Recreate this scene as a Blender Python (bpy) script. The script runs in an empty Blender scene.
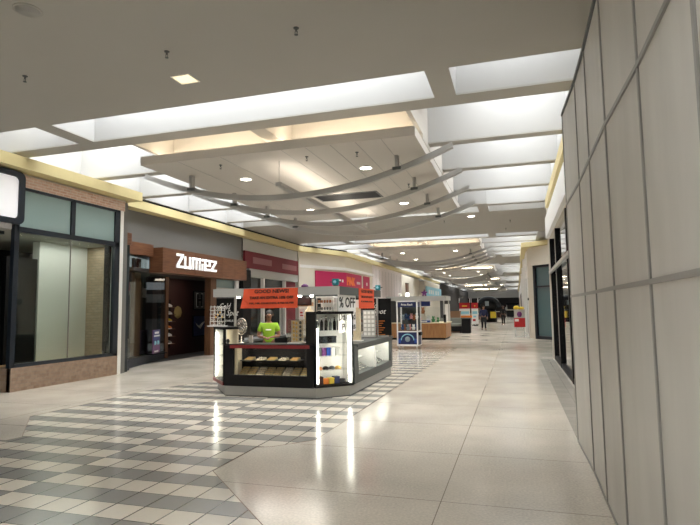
import bpy, bmesh, math, random
from mathutils import Vector, Matrix
random.seed(7)
SC = bpy.context.scene
COL = SC.collection
PI = math.pi

# ------------------------------------------------------------------ materials
def mat(name, color, rough=0.6, metal=0.0, emit=None, estr=0.0, noise=0.0, nscale=8.0, bump=0.0, coat=0.0, spec=0.5):
    m = bpy.data.materials.new(name); m.use_nodes = True
    nt = m.node_tree; b = nt.nodes['Principled BSDF']
    b.inputs['Base Color'].default_value = (*color, 1)
    b.inputs['Roughness'].default_value = rough
    b.inputs['Metallic'].default_value = metal
    b.inputs['Specular IOR Level'].default_value = spec
    b.inputs['Coat Weight'].default_value = coat
    if emit:
        b.inputs['Emission Color'].default_value = (*emit, 1)
        b.inputs['Emission Strength'].default_value = estr
    if noise or bump:
        tc = nt.nodes.new('ShaderNodeTexCoord')
        n = nt.nodes.new('ShaderNodeTexNoise'); n.inputs['Scale'].default_value = nscale; n.inputs['Detail'].default_value = 5
        nt.links.new(tc.outputs['Object'], n.inputs['Vector'])
        if noise:
            mx = nt.nodes.new('ShaderNodeMix'); mx.data_type = 'RGBA'
            mx.inputs['A'].default_value = (*[c * (1 - noise) for c in color], 1)
            mx.inputs['B'].default_value = (*[min(1, c * (1 + noise)) for c in color], 1)
            nt.links.new(n.outputs['Fac'], mx.inputs['Factor'])
            nt.links.new(mx.outputs['Result'], b.inputs['Base Color'])
        if bump:
            bp = nt.nodes.new('ShaderNodeBump'); bp.inputs['Strength'].default_value = bump; bp.inputs['Distance'].default_value = 0.01
            nt.links.new(n.outputs['Fac'], bp.inputs['Height']); nt.links.new(bp.outputs['Normal'], b.inputs['Normal'])
    return m

def brick_mat(name, c1, c2, mortar, w, h, msize, rough=0.8, axis='X', offset=0.5, noise=0.25, bump=0.3):
    """bricks or tiles on a wall plane: axis is the wall's normal (X or Y) or Z for a floor"""
    m = bpy.data.materials.new(name); m.use_nodes = True
    nt = m.node_tree; b = nt.nodes['Principled BSDF']; b.inputs['Roughness'].default_value = rough
    tc = nt.nodes.new('ShaderNodeTexCoord'); sp = nt.nodes.new('ShaderNodeSeparateXYZ'); cb = nt.nodes.new('ShaderNodeCombineXYZ')
    nt.links.new(tc.outputs['Object'], sp.inputs[0])
    a, c = {'X': ('Y', 'Z'), 'Y': ('X', 'Z'), 'Z': ('X', 'Y')}[axis]
    nt.links.new(sp.outputs[a], cb.inputs['X']); nt.links.new(sp.outputs[c], cb.inputs['Y'])
    br = nt.nodes.new('ShaderNodeTexBrick'); br.offset = offset
    br.inputs['Color1'].default_value = (*c1, 1); br.inputs['Color2'].default_value = (*c2, 1); br.inputs['Mortar'].default_value = (*mortar, 1)
    br.inputs['Scale'].default_value = 1; br.inputs['Brick Width'].default_value = w; br.inputs['Row Height'].default_value = h
    br.inputs['Mortar Size'].default_value = msize
    nt.links.new(cb.outputs[0], br.inputs['Vector'])
    n = nt.nodes.new('ShaderNodeTexNoise'); n.inputs['Scale'].default_value = 9; n.inputs['Detail'].default_value = 6
    nt.links.new(tc.outputs['Object'], n.inputs['Vector'])
    mp = nt.nodes.new('ShaderNodeMapRange'); mp.inputs['To Min'].default_value = 1 - noise; mp.inputs['To Max'].default_value = 1 + noise
    nt.links.new(n.outputs['Fac'], mp.inputs['Value'])
    mx = nt.nodes.new('ShaderNodeMix'); mx.data_type = 'RGBA'; mx.blend_type = 'MULTIPLY'; mx.inputs['Factor'].default_value = 1
    nt.links.new(br.outputs['Color'], mx.inputs['A']); nt.links.new(mp.outputs['Result'], mx.inputs['B'])
    nt.links.new(mx.outputs['Result'], b.inputs['Base Color'])
    if bump:
        bp = nt.nodes.new('ShaderNodeBump'); bp.inputs['Strength'].default_value = bump; bp.inputs['Distance'].default_value = 0.01; bp.invert = True
        nt.links.new(br.outputs['Fac'], bp.inputs['Height']); nt.links.new(bp.outputs['Normal'], b.inputs['Normal'])
    return m

def glass_mat(name, tint=(0.9, 0.95, 0.93), refl=1.0, rough=0.0):
    m = bpy.data.materials.new(name); m.use_nodes = True
    nt = m.node_tree; nt.nodes.clear()
    o = nt.nodes.new('ShaderNodeOutputMaterial'); t = nt.nodes.new('ShaderNodeBsdfTransparent'); g = nt.nodes.new('ShaderNodeBsdfGlossy')
    lw = nt.nodes.new('ShaderNodeLayerWeight'); lw.inputs['Blend'].default_value = 0.5
    pw = nt.nodes.new('ShaderNodeMath'); pw.operation = 'POWER'; pw.inputs[1].default_value = 4.0
    mu = nt.nodes.new('ShaderNodeMath'); mu.operation = 'MULTIPLY_ADD'; mu.inputs[1].default_value = 0.8*refl; mu.inputs[2].default_value = 0.035*refl
    nt.links.new(lw.outputs['Facing'], pw.inputs[0])
    t.inputs['Color'].default_value = (*tint, 1); g.inputs['Roughness'].default_value = rough
    mx = nt.nodes.new('ShaderNodeMixShader')
    nt.links.new(pw.outputs[0], mu.inputs[0]); nt.links.new(mu.outputs[0], mx.inputs[0])
    nt.links.new(t.outputs[0], mx.inputs[1]); nt.links.new(g.outputs[0], mx.inputs[2]); nt.links.new(mx.outputs[0], o.inputs['Surface'])
    return m

def floor_mat(tiles):
    m = bpy.data.materials.new('striped_floor_tile' if tiles else 'terrazzo'); m.use_nodes = True
    nt = m.node_tree; b = nt.nodes['Principled BSDF']
    L = nt.links.new
    tc = nt.nodes.new('ShaderNodeTexCoord'); sp = nt.nodes.new('ShaderNodeSeparateXYZ'); L(tc.outputs['Object'], sp.inputs[0])
    def M(op, a, c=None):
        n = nt.nodes.new('ShaderNodeMath'); n.operation = op
        for i, v in enumerate((a, c)):
            if v is None: continue
            if isinstance(v, (int, float)): n.inputs[i].default_value = v
            else: L(v, n.inputs[i])
        return n.outputs[0]
    fine = nt.nodes.new('ShaderNodeTexNoise'); fine.inputs['Scale'].default_value = 45; fine.inputs['Detail'].default_value = 4; L(tc.outputs['Object'], fine.inputs['Vector'])
    big = nt.nodes.new('ShaderNodeTexNoise'); big.inputs['Scale'].default_value = 0.9; big.inputs['Detail'].default_value = 5; L(tc.outputs['Object'], big.inputs['Vector'])
    X, Y = sp.outputs['X'], sp.outputs['Y']
    def line(v, period, off, half):       # 1 on a joint
        fr = M('FRACT', M('DIVIDE', M('ADD', v, off), period))
        d = M('MULTIPLY', M('MINIMUM', fr, M('SUBTRACT', 1.0, fr)), period)
        return M('LESS_THAN', d, half)
    if tiles:
        row = M('FLOOR', M('DIVIDE', M('ADD', Y, 30.0 + 0.252), 0.295))
        side = M('LESS_THAN', X, -4.55)
        par = M('FLOORED_MODULO', M('ADD', row, side), 2.0)
        mx = nt.nodes.new('ShaderNodeMix'); mx.data_type = 'RGBA'
        mx.inputs['A'].default_value = (0.37, 0.36, 0.335, 1); mx.inputs['B'].default_value = (0.84, 0.77, 0.66, 1)
        L(par, mx.inputs['Factor'])
        joint = M('MAXIMUM', line(Y, 0.295, 30.252, 0.0045), line(X, 0.295, 4.55 + 2.95, 0.0075))
        base = mx.outputs['Result']; jc = (0.09, 0.07, 0.06, 1)
        wn = nt.nodes.new('ShaderNodeTexWhiteNoise'); wn.noise_dimensions = '2D'
        cb = nt.nodes.new('ShaderNodeCombineXYZ'); L(row, cb.inputs['X']); L(M('FLOOR', M('DIVIDE', M('ADD', X, 4.55), 0.295)), cb.inputs['Y']); L(cb.outputs[0], wn.inputs['Vector'])
        var = M('ADD', M('ADD', M('MULTIPLY', wn.outputs['Value'], 0.14), 0.86), M('MULTIPLY', fine.outputs['Fac'], 0.10))
    else:
        rgb = nt.nodes.new('ShaderNodeRGB'); rgb.outputs[0].default_value = (0.66, 0.60, 0.515, 1)
        joint = M('MAXIMUM', line(Y, 1.53, 30.6 - 4.74, 0.004), line(X, 3.55, 0.68, 0.004))
        base = rgb.outputs[0]; jc = (0.24, 0.20, 0.16, 1)
        var = M('ADD', M('MULTIPLY', fine.outputs['Fac'], 0.65), M('ADD', 0.40, M('MULTIPLY', big.outputs['Fac'], 0.6)))
    mj = nt.nodes.new('ShaderNodeMix'); mj.data_type = 'RGBA'; L(joint, mj.inputs['Factor']); L(base, mj.inputs['A']); mj.inputs['B'].default_value = jc
    mv = nt.nodes.new('ShaderNodeMix'); mv.data_type = 'RGBA'; mv.blend_type = 'MULTIPLY'; mv.inputs['Factor'].default_value = 1
    L(mj.outputs['Result'], mv.inputs['A']); L(var, mv.inputs['B']); L(mv.outputs['Result'], b.inputs['Base Color'])
    L(M('ADD', 0.09, M('MULTIPLY', big.outputs['Fac'], 0.15)), b.inputs['Roughness'])
    b.inputs['Specular IOR Level'].default_value = 0.85
    bp = nt.nodes.new('ShaderNodeBump'); bp.inputs['Strength'].default_value = 0.06; bp.inputs['Distance'].default_value = 0.01
    L(big.outputs['Fac'], bp.inputs['Height']); L(bp.outputs['Normal'], b.inputs['Normal'])
    return m

def wood_mat(name, c1, c2, vertical=True, rough=0.45):
    m = bpy.data.materials.new(name); m.use_nodes = True
    nt = m.node_tree; b = nt.nodes['Principled BSDF']; b.inputs['Roughness'].default_value = rough
    tc = nt.nodes.new('ShaderNodeTexCoord'); mp = nt.nodes.new('ShaderNodeMapping')
    mp.inputs['Scale'].default_value = (9, 9, 0.8) if vertical else (1.0, 0.9, 14)
    n = nt.nodes.new('ShaderNodeTexNoise'); n.inputs['Scale'].default_value = 2.5; n.inputs['Detail'].default_value = 8
    r = nt.nodes.new('ShaderNodeValToRGB'); r.color_ramp.elements[0].color = (*c1, 1); r.color_ramp.elements[1].color = (*c2, 1)
    r.color_ramp.elements[0].position = 0.35; r.color_ramp.elements[1].position = 0.65
    nt.links.new(tc.outputs['Object'], mp.inputs[0]); nt.links.new(mp.outputs[0], n.inputs['Vector']); nt.links.new(n.outputs['Fac'], r.inputs[0])
    nt.links.new(r.outputs[0], b.inputs['Base Color'])
    return m

def metal_sheet_mat(name, color):
    """satin barricade sheet with faint upright streaks"""
    m = bpy.data.materials.new(name); m.use_nodes = True
    nt = m.node_tree; b = nt.nodes['Principled BSDF']; b.inputs['Roughness'].default_value = 0.42; b.inputs['Specular IOR Level'].default_value = 0.5
    tc = nt.nodes.new('ShaderNodeTexCoord'); mp = nt.nodes.new('ShaderNodeMapping'); mp.inputs['Scale'].default_value = (1, 2.2, 0.5)
    n = nt.nodes.new('ShaderNodeTexNoise'); n.inputs['Scale'].default_value = 2.2; n.inputs['Detail'].default_value = 7
    r = nt.nodes.new('ShaderNodeValToRGB')
    r.color_ramp.elements[0].color = (*[c * 0.93 for c in color], 1); r.color_ramp.elements[1].color = (*[c * 1.05 for c in color], 1)
    r.color_ramp.elements[0].position = 0.3; r.color_ramp.elements[1].position = 0.7
    nt.links.new(tc.outputs['Object'], mp.inputs[0]); nt.links.new(mp.outputs[0], n.inputs['Vector']); nt.links.new(n.outputs['Fac'], r.inputs[0])
    nt.links.new(r.outputs[0], b.inputs['Base Color'])
    return m

SKY_E = 8.0
M = dict(
    ceil=mat('ceiling_paint', (0.385, 0.372, 0.342), 0.9, noise=0.03, nscale=1.5),
    fin=mat('white_paint', (0.43, 0.425, 0.415), 0.85),
    panel=mat('ceiling_panel_paint', (0.52, 0.49, 0.45), 0.85),
    sky=mat('skylight_diffuser', (0.9, 0.95, 1.0), 0.6, emit=(0.95, 0.98, 1.0), estr=SKY_E),
    cove=mat('cove_lamp', (1, 0.9, 0.7), 0.6, emit=(1.0, 0.88, 0.68), estr=17.0),
    lamp=mat('lamp_glow', (1, 0.95, 0.85), 0.5, emit=(1.0, 0.93, 0.80), estr=14.0),
    warmlamp=mat('warm_lamp_glow', (1, 0.9, 0.7), 0.5, emit=(1.0, 0.82, 0.50), estr=0.75),
    uplamp=mat('uplight_glow', (1, 0.95, 0.9), 0.5, emit=(1.0, 0.90, 0.76), estr=16.0),
    led=mat('led_strip', (1, 1, 0.9), 0.5, emit=(1.0, 0.96, 0.82), estr=10.0),
    tube=mat('letter_glow', (1, 1, 1), 0.5, emit=(1, 1, 1), estr=0.25),
    yellow=mat('yellow_paint', (0.62, 0.525, 0.27), 0.7, noise=0.05),
    cream=mat('cream_wall_paint', (0.70, 0.65, 0.56), 0.8),
    white=mat('white_laminate', (0.86, 0.85, 0.83), 0.5),
    pinkwhite=mat('pale_rose_panel', (0.74, 0.66, 0.66), 0.4),
    greywall=mat('grey_wall_paint', (0.17, 0.167, 0.155), 0.8),
    greylam=mat('grey_laminate', (0.48, 0.48, 0.46), 0.45, noise=0.06, nscale=60),
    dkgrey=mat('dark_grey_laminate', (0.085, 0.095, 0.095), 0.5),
    black=mat('black_paint', (0.006, 0.006, 0.007), 0.5, spec=0.2),
    blackmatte=mat('black_matte', (0.008, 0.008, 0.009), 0.8),
    navyblack=mat('navy_black_frame', (0.010, 0.016, 0.026), 0.35),
    dark=mat('dark_interior', (0.035, 0.030, 0.028), 0.8),
    darkred=mat('dark_red_wall', (0.035, 0.008, 0.006), 0.6, noise=0.3, nscale=2),
    alu=mat('aluminium', (0.55, 0.55, 0.54), 0.35, 0.8),
    bar=mat('bar_grey_metal', (0.40, 0.395, 0.38), 0.45, 0.3),
    strip=mat('barricade_strip', (0.30, 0.295, 0.28), 0.4, 0.3),
    sheet=metal_sheet_mat('barricade_sheet', (0.56, 0.54, 0.50)),
    brick=brick_mat('brown_brick', (0.29, 0.195, 0.135), (0.36, 0.255, 0.185), (0.31, 0.235, 0.18), 0.16, 0.075, 0.006, noise=0.35),
    brickY=brick_mat('brown_brick_return', (0.29, 0.195, 0.135), (0.36, 0.255, 0.185), (0.31, 0.235, 0.18), 0.16, 0.075, 0.006, axis='Y', noise=0.35),
    pbrick=brick_mat('pale_red_brick', (0.56, 0.34, 0.26), (0.68, 0.48, 0.38), (0.68, 0.57, 0.49), 0.21, 0.065, 0.010, noise=0.25),
    inbrick=brick_mat('tan_brick', (0.40, 0.30, 0.20), (0.46, 0.36, 0.26), (0.34, 0.27, 0.19), 0.22, 0.075, 0.008, noise=0.2),
    inbrickY=brick_mat('tan_brick_return', (0.40, 0.30, 0.20), (0.46, 0.36, 0.26), (0.34, 0.27, 0.19), 0.22, 0.075, 0.008, axis='Y', noise=0.2),
    terrazzo=floor_mat(False), tile=floor_mat(True),
    border=brick_mat('grey_border_tile', (0.36, 0.33, 0.29), (0.41, 0.38, 0.33), (0.24, 0.21, 0.18), 0.3, 0.3, 0.004, rough=0.25, axis='Z', offset=0, noise=0.12, bump=0.05),
    glass=glass_mat('clear_glass', (0.86, 0.92, 0.89)), caseglass=glass_mat('case_glass', (0.97, 0.98, 0.98), 0.3),
    mirrorglass=mat('reflective_shop_glass', (0.04, 0.045, 0.05), 0.03, coat=1.0),
    tealglass=mat('tinted_blind_glass', (0.30, 0.41, 0.40), 0.12, noise=0.05, nscale=1.0),
    darkglass=mat('dark_shop_glass', (0.03, 0.035, 0.037), 0.06),
    doorglass=mat('teal_door_glass', (0.12, 0.19, 0.20), 0.08),
    wood=wood_mat('red_brown_wood', (0.115, 0.045, 0.021), (0.18, 0.075, 0.034), False),
    dkwood=wood_mat('dark_brown_wood', (0.10, 0.045, 0.022), (0.17, 0.08, 0.04)),
    oak=wood_mat('orange_oak', (0.33, 0.15, 0.055), (0.46, 0.23, 0.09)),
    ledge=wood_mat('honey_wood', (0.60, 0.34, 0.12), (0.75, 0.47, 0.2), False),
    orange=mat('orange_vinyl', (0.80, 0.098, 0.032), 0.6),
    red=mat('red_paint', (0.48, 0.015, 0.02), 0.45), redtrim=mat('dark_red_trim', (0.22, 0.012, 0.016), 0.4),
    maroon=mat('maroon_band', (0.17, 0.012, 0.022), 0.6), maroonlt=mat('faded_maroon', (0.30, 0.12, 0.13), 0.6),
    pink=mat('magenta_sign', (0.56, 0.022, 0.115), 0.5), orangetx=mat('orange_letter', (0.95, 0.22, 0.06), 0.5),
    lightbox=mat('lit_white_sign', (0.85, 0.84, 0.86), 0.35, emit=(1, 0.98, 1.0), estr=0.25),
    txtblk=mat('black_lettering', (0.012, 0.01, 0.01), 0.6), txtwht=mat('white_lettering', (0.85, 0.85, 0.83), 0.5),
    silver=mat('silver', (0.72, 0.70, 0.66), 0.25, 1.0), gold=mat('gold', (0.80, 0.52, 0.16), 0.28, 1.0),
    traygold=mat('gold_jewellery_pad', (0.56, 0.43, 0.25), 0.5, noise=0.9, nscale=38),
    traycream=mat('cream_velvet', (0.70, 0.60, 0.42), 0.8, noise=0.35, nscale=45), acrylic=glass_mat('acrylic', (0.93, 0.93, 0.92), 0.7),
    blue=mat('bright_blue', (0.02, 0.07, 0.35), 0.4), navy=mat('navy_blue', (0.012, 0.022, 0.11), 0.4),
    ltblue=mat('pale_blue', (0.30, 0.62, 0.74), 0.5), teal=mat('teal_plastic', (0.0, 0.20, 0.25), 0.4), yel=mat('bright_yellow', (0.85, 0.62, 0.05), 0.5),
    orng=mat('orange_plastic', (0.75, 0.22, 0.03), 0.5), green=mat('lime_cotton', (0.25, 0.46, 0.03), 0.85, bump=0.2, nscale=30),
    skin=mat('brown_skin', (0.24, 0.12, 0.075), 0.5), hair=mat('black_hair', (0.012, 0.01, 0.009), 0.6), jeans=mat('dark_trousers', (0.007, 0.008, 0.011), 0.8),
    navycloth=mat('navy_jacket', (0.008, 0.012, 0.05), 0.8), blackcloth=mat('black_jacket', (0.008, 0.008, 0.009), 0.8), eyewhite=mat('eye_white', (0.7, 0.68, 0.65), 0.3),
    pinkplush=mat('pink_plush', (0.80, 0.40, 0.38), 0.9), brownplush=mat('brown_plush', (0.40, 0.16, 0.07), 0.9), greyplush=mat('grey_plush', (0.30, 0.36, 0.40), 0.9), blueplush=mat('blue_plush', (0.05, 0.10, 0.22), 0.9), whiteplush=mat('white_plush', (0.75, 0.74, 0.72), 0.9), greenplush=mat('green_plush', (0.10, 0.30, 0.12), 0.9),
    couch=mat('grey_green_upholstery', (0.20, 0.21, 0.185), 0.9), cardboard=mat('brown_carton', (0.20, 0.11, 0.06), 0.8), rug=mat('purple_panel', (0.16, 0.04, 0.18), 0.6),
    khaki=mat('gold_carving', (0.30, 0.22, 0.08), 0.6), greyposter=mat('grey_poster', (0.13, 0.125, 0.115), 0.6), indigo=mat('indigo_poster', (0.045, 0.055, 0.20), 0.45), purple=mat('plum_poster', (0.16, 0.07, 0.17), 0.45),
)

# ------------------------------------------------------------------ mesh building
class MB:
    def __init__(s): s.v = []; s.f = []; s.mi = []; s.sm = []; s.cur = 0
    def add(s, vs, fs, smooth=False):
        o = len(s.v); s.v += [Vector(p) for p in vs]
        for f in fs: s.f.append([o + i for i in f]); s.mi.append(s.cur); s.sm.append(smooth)
        return s
    def box(s, x0, x1, y0, y1, z0, z1):
        x0, x1 = sorted((x0, x1)); y0, y1 = sorted((y0, y1)); z0, z1 = sorted((z0, z1))
        return s.add([(x0,y0,z0),(x1,y0,z0),(x1,y1,z0),(x0,y1,z0),(x0,y0,z1),(x1,y0,z1),(x1,y1,z1),(x0,y1,z1)],
                     [(0,3,2,1),(4,5,6,7),(0,1,5,4),(1,2,6,5),(2,3,7,6),(3,0,4,7)])
    def prism(s, poly, z0, z1):
        n = len(poly)
        area = sum(poly[i][0]*poly[(i+1)%n][1]-poly[(i+1)%n][0]*poly[i][1] for i in range(n))
        if area < 0: poly = poly[::-1]
        zz = lambda z, p: z(p) if callable(z) else z
        return s.add([(p[0],p[1],zz(z0,p)) for p in poly]+[(p[0],p[1],zz(z1,p)) for p in poly],
                     [tuple(range(n))[::-1], tuple(range(n,2*n))]+[(i,(i+1)%n,n+(i+1)%n,n+i) for i in range(n)])
    def slab(s, a, b, z0, z1, t):
        """upright slab from plan point a to b, thickness t to the left of a->b"""
        a, b = Vector((*a,0)), Vector((*b,0)); d = (b-a).normalized(); n = Vector((-d.y, d.x, 0))*t
        return s.prism([(a.x,a.y),(b.x,b.y),((b+n).x,(b+n).y),((a+n).x,(a+n).y)], z0, z1)
    def tube(s, pts, r, n=8, sq=None):
        pts = [Vector(p) for p in pts]; rings = []
        for i, p in enumerate(pts):
            d = (pts[min(i+1,len(pts)-1)] - pts[max(i-1,0)]).normalized()
            up = Vector((0,0,1)) if abs(d.z) < 0.9 else Vector((0,1,0))
            a = d.cross(up).normalized(); b = a.cross(d).normalized()
            if sq: rings.append([p+a*x*sq[0]+b*y*sq[1] for x, y in ((-1,-1),(1,-1),(1,1),(-1,1))])
            else:
                rr = r[i] if isinstance(r, (list, tuple)) else r
                rings.append([p+a*math.cos(2*PI*k/n)*rr+b*math.sin(2*PI*k/n)*rr for k in range(n)])
        n = len(rings[0]); vs = [q for rg in rings for q in rg]; fs = []
        for i in range(len(rings)-1):
            for k in range(n): fs.append((i*n+k, i*n+(k+1)%n, (i+1)*n+(k+1)%n, (i+1)*n+k))
        fs += [tuple(range(n))[::-1], tuple((len(rings)-1)*n+k for k in range(n))]
        return s.add(vs, fs, not sq)
    def lathe(s, prof, c, n=20, axis='Z', smooth=True):
        c = Vector(c); vs = []
        for r, h in prof:
            for k in range(n):
                x, y = r*math.cos(2*PI*k/n), r*math.sin(2*PI*k/n)
                vs.append(c + Vector({'Z':(x,y,h),'Y':(x,h,y),'X':(h,x,y)}[axis]))
        fs = [(i*n+k, i*n+(k+1)%n, (i+1)*n+(k+1)%n, (i+1)*n+k) for i in range(len(prof)-1) for k in range(n)]
        fs += [tuple(range(n))[::-1], tuple((len(prof)-1)*n+k for k in range(n))]
        return s.add(vs, fs, smooth)
    def ball(s, c, rx, ry=None, rz=None, n=12, m=8):
        ry = ry or rx; rz = rz or rx; c = Vector(c); vs = [c+Vector((0,0,-rz))]
        for i in range(1, m):
            a = -PI/2+PI*i/m
            for k in range(n): vs.append(c+Vector((rx*math.cos(a)*math.cos(2*PI*k/n), ry*math.cos(a)*math.sin(2*PI*k/n), rz*math.sin(a))))
        vs.append(c+Vector((0,0,rz))); fs = [(0, 1+(k+1)%n, 1+k) for k in range(n)]
        for i in range(m-2):
            for k in range(n): fs.append((1+i*n+k, 1+i*n+(k+1)%n, 1+(i+1)*n+(k+1)%n, 1+(i+1)*n+k))
        t = len(vs)-1; fs += [(1+(m-2)*n+k, 1+(m-2)*n+(k+1)%n, t) for k in range(n)]
        return s.add(vs, fs, True)
    def build(s, name, mats, parent=None, bevel=0.0):
        if not isinstance(mats, (list, tuple)): mats = [mats]
        off = world_loc(parent) if parent else Vector((0,0,0))
        me = bpy.data.meshes.new(name); me.from_pydata([v-off for v in s.v], [], s.f)
        for m in mats: me.materials.append(M[m] if isinstance(m, str) else m)
        for p, i, sm in zip(me.polygons, s.mi, s.sm): p.material_index = i; p.use_smooth = sm
        bm = bmesh.new(); bm.from_mesh(me); bmesh.ops.recalc_face_normals(bm, faces=bm.faces); bm.to_mesh(me); bm.free()
        ob = bpy.data.objects.new(name, me); COL.objects.link(ob)
        if parent: ob.parent = parent
        if bevel:
            b = ob.modifiers.new('edge', 'BEVEL'); b.width = bevel; b.segments = 2; b.limit_method = 'ANGLE'
        return ob

def world_loc(o):
    v = Vector((0,0,0))
    while o: v += o.location; o = o.parent
    return v
def B(*a): return MB().box(*a)
def T(name, label, cat, loc=(0,0,0), group=None):
    o = bpy.data.objects.new(name, None); COL.objects.link(o); o.location = loc; o.empty_display_size = 0.1
    o['label'] = label; o['category'] = cat
    if group: o['group'] = group
    return o
def tag(o, label, cat, group=None):
    o['label'] = label; o['category'] = cat
    if group: o['group'] = group
    return o
def S(name, mb, m, parent=None, bevel=0):
    o = mb.build(name, m, parent, bevel)
    if not parent: o['kind'] = 'structure'
    return o
def SE(name, loc=(0,0,0)):
    o = bpy.data.objects.new(name, None); COL.objects.link(o); o.location = loc; o['kind'] = 'structure'; return o
def dup(root, loc, label=None, rotz=None):
    c = root.copy(); COL.objects.link(c); c.location = loc
    if rotz is not None: c.rotation_euler = (0,0,rotz)
    if label: c['label'] = label
    for ch in list(root.children):
        d = ch.copy(); COL.objects.link(d); d.parent = c
        for g in list(ch.children):
            e = g.copy(); COL.objects.link(e); e.parent = d
    return c
ORD = ['first','second','third','fourth','fifth','sixth','seventh','eighth','ninth','tenth']

def text(name, body, o, right, up, w, h, m, parent, depth=0.006, bold=0.0, shear=0.0):
    """lettering stretched to w x h, lower left corner at o"""
    cu = bpy.data.curves.new(name, 'FONT'); cu.body = body; cu.size = 1; cu.extrude = 0.02; cu.offset = bold; cu.shear = shear; cu.resolution_u = 2
    tmp = bpy.data.objects.new(name+'_tmp', cu); COL.objects.link(tmp)
    bpy.context.view_layer.update()
    me = bpy.data.meshes.new_from_object(tmp.evaluated_get(bpy.context.evaluated_depsgraph_get()))
    bpy.data.objects.remove(tmp)
    o = Vector(o); r = Vector(right).normalized(); u = Vector(up).normalized(); n = r.cross(u)
    xs = [v.co.x for v in me.vertices]; ys = [v.co.y for v in me.vertices]
    x0, y0, sx, sy = min(xs), min(ys), w/(max(xs)-min(xs)), h/(max(ys)-min(ys))
    off = world_loc(parent) if parent else Vector((0,0,0))
    for v in me.vertices: v.co = o+r*(v.co.x-x0)*sx+u*(v.co.y-y0)*sy+n*((v.co.z+0.02)/0.04*depth)-off
    me.materials.clear(); me.materials.append(M[m])
    for p in me.polygons: p.material_index = 0
    ob = bpy.data.objects.new(name, me); COL.objects.link(ob)
    if parent: ob.parent = parent
    return ob

XL, XR, XC, ZC = -10.24, 1.05, -4.6, 5.1
PERIOD = 18.3
# ================================================================== SETTING
S('floor', B(-16, 5, -14, 135, -0.12, 0), 'terrazzo')
inlay = [(-7.55,6.85),(-6.41,5.70),(-6.45,5.50),(-9.0,5.50),(-9.0,-2),(-0.6,-2),(-0.6,2.55),(-3.06,5.01),(-3.06,5.98),(-2.90,6.06),(-2.50,6.50),(-2.48,8.0),(-2.40,16),(-2.35,22.5),(-7.1,22.5),(-7.2,13.1),(-6.75,12.9),(-6.75,11.6),(-7.25,10.6),(-7.5,9.6)]
S('floor.001', MB().prism(inlay, 0.0, 0.0015), 'tile')
S('floor.002', B(0.66, 1.05, 7.0, 18.0, 0, 0.0016), 'border')
bd = MB()                                                       # dark brass strip round the tile inlay
for i in range(len(inlay)):
    a, b = inlay[i], inlay[(i+1) % len(inlay)]
    bd.slab(a, b, 0.0, 0.0022, 0.009)
S('trim_1', bd, 'dkwood')

NB = list(range(-1, 6))
for k in NB:
    oy = PERIOD*k
    S('ceiling', B(-11.3, 2.2, 1.4+oy, 7.53+oy, ZC, 5.35), 'ceil')
    lb, le, cb, ce = MB(), MB(), MB(), MB()
    def beam(top, edge, xa, xb, ya, yb):
        top.box(xa, xb, ya+oy, yb+oy, ZC+0.03, 6.6); edge.box(xa, xb, ya+oy, yb+oy, ZC, ZC+0.03)
    for (ya, yb) in ((7.53, 9.0), (18.2, 19.7)):
        beam(lb, le, -8.43, -8.05, ya, yb); beam(lb, le, -1.15, -0.80, ya, yb)
    for (ya, yb) in ((8.58,9.0),(11.0,11.27),(13.28,13.55),(15.8,16.07),(18.35,18.62)):
        r9 = ya in (8.58, 18.35)
        beam(cb, ce, -11.3, -8.43 if r9 else -7.48, ya, yb); beam(cb, ce, -0.80 if r9 else -1.64, 2.2, ya, yb)
    beam(cb, ce, -8.05, -1.15, 8.58, 9.0); beam(cb, ce, -8.05, -1.15, 18.2, 18.6)
    S('ceiling_beam', lb, 'fin'); S('ceiling_beam_edge', le, 'ceil'); S('ceiling_fin', cb, 'fin'); S('ceiling_fin_edge', ce, 'ceil')
    sw = MB()
    sw.box(-11.3,-10.72,7.53+oy,19.7+oy,ZC-0.02,6.6); sw.box(1.08,2.2,7.53+oy,19.7+oy,ZC-0.02,6.6)
    sw.box(-11.3, 2.2, 7.40+oy, 7.53+oy, 5.35, 6.6); sw.box(-11.3, 2.2, 19.7+oy, 19.83+oy, 5.35, 6.6)
    S('ceiling_well', sw, 'fin')
    S('ceiling_roof', B(-11.3, 2.2, 7.4+oy, 19.83+oy, 6.6, 6.8), 'fin')
    # cavity above the hung panel, cove lit
    cv = MB(); cv.box(-7.48,-1.64,10.3+oy,17.0+oy,5.0,6.6); cv.box(XC-0.16,XC+0.16,9.0+oy,10.3+oy,5.1,6.6); cv.box(-8.05,-1.15,9.0+oy,10.3+oy,5.75,6.6)
    cv.box(-7.48,-7.40,9.0+oy,10.3+oy,5.1,5.75); cv.box(-1.72,-1.64,9.0+oy,10.3+oy,5.1,5.75)
    S('ceiling_cove', cv, 'panel')
    g = MB()
    gl = [(7.6,8.5),(9.1,10.9),(11.4,13.2),(13.65,15.7),(16.15,18.25),(18.7,19.62)]
    for (y0, y1) in gl:
        g.box(-10.3,-8.6,y0+oy,y1+oy,6.54,6.59); g.box(-0.55,0.75,y0+oy,y1+oy,6.54,6.59)
    g.box(-7.9,-1.25,7.6+oy,8.5+oy,6.54,6.59); g.box(-7.9,-1.25,18.7+oy,19.62+oy,6.54,6.59)
    S('window_%d' % (k+30), g, 'sky')

S('ceiling.100', B(-16, 5, 117.2, 135, ZC, 5.35), 'ceil')
S('wall_back', B(-16, 5, -14.2, -14, 0, 7), 'cream')
S('wall_front', B(-16, 5, 135, 135.2, 0, 7), 'dark')

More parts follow.
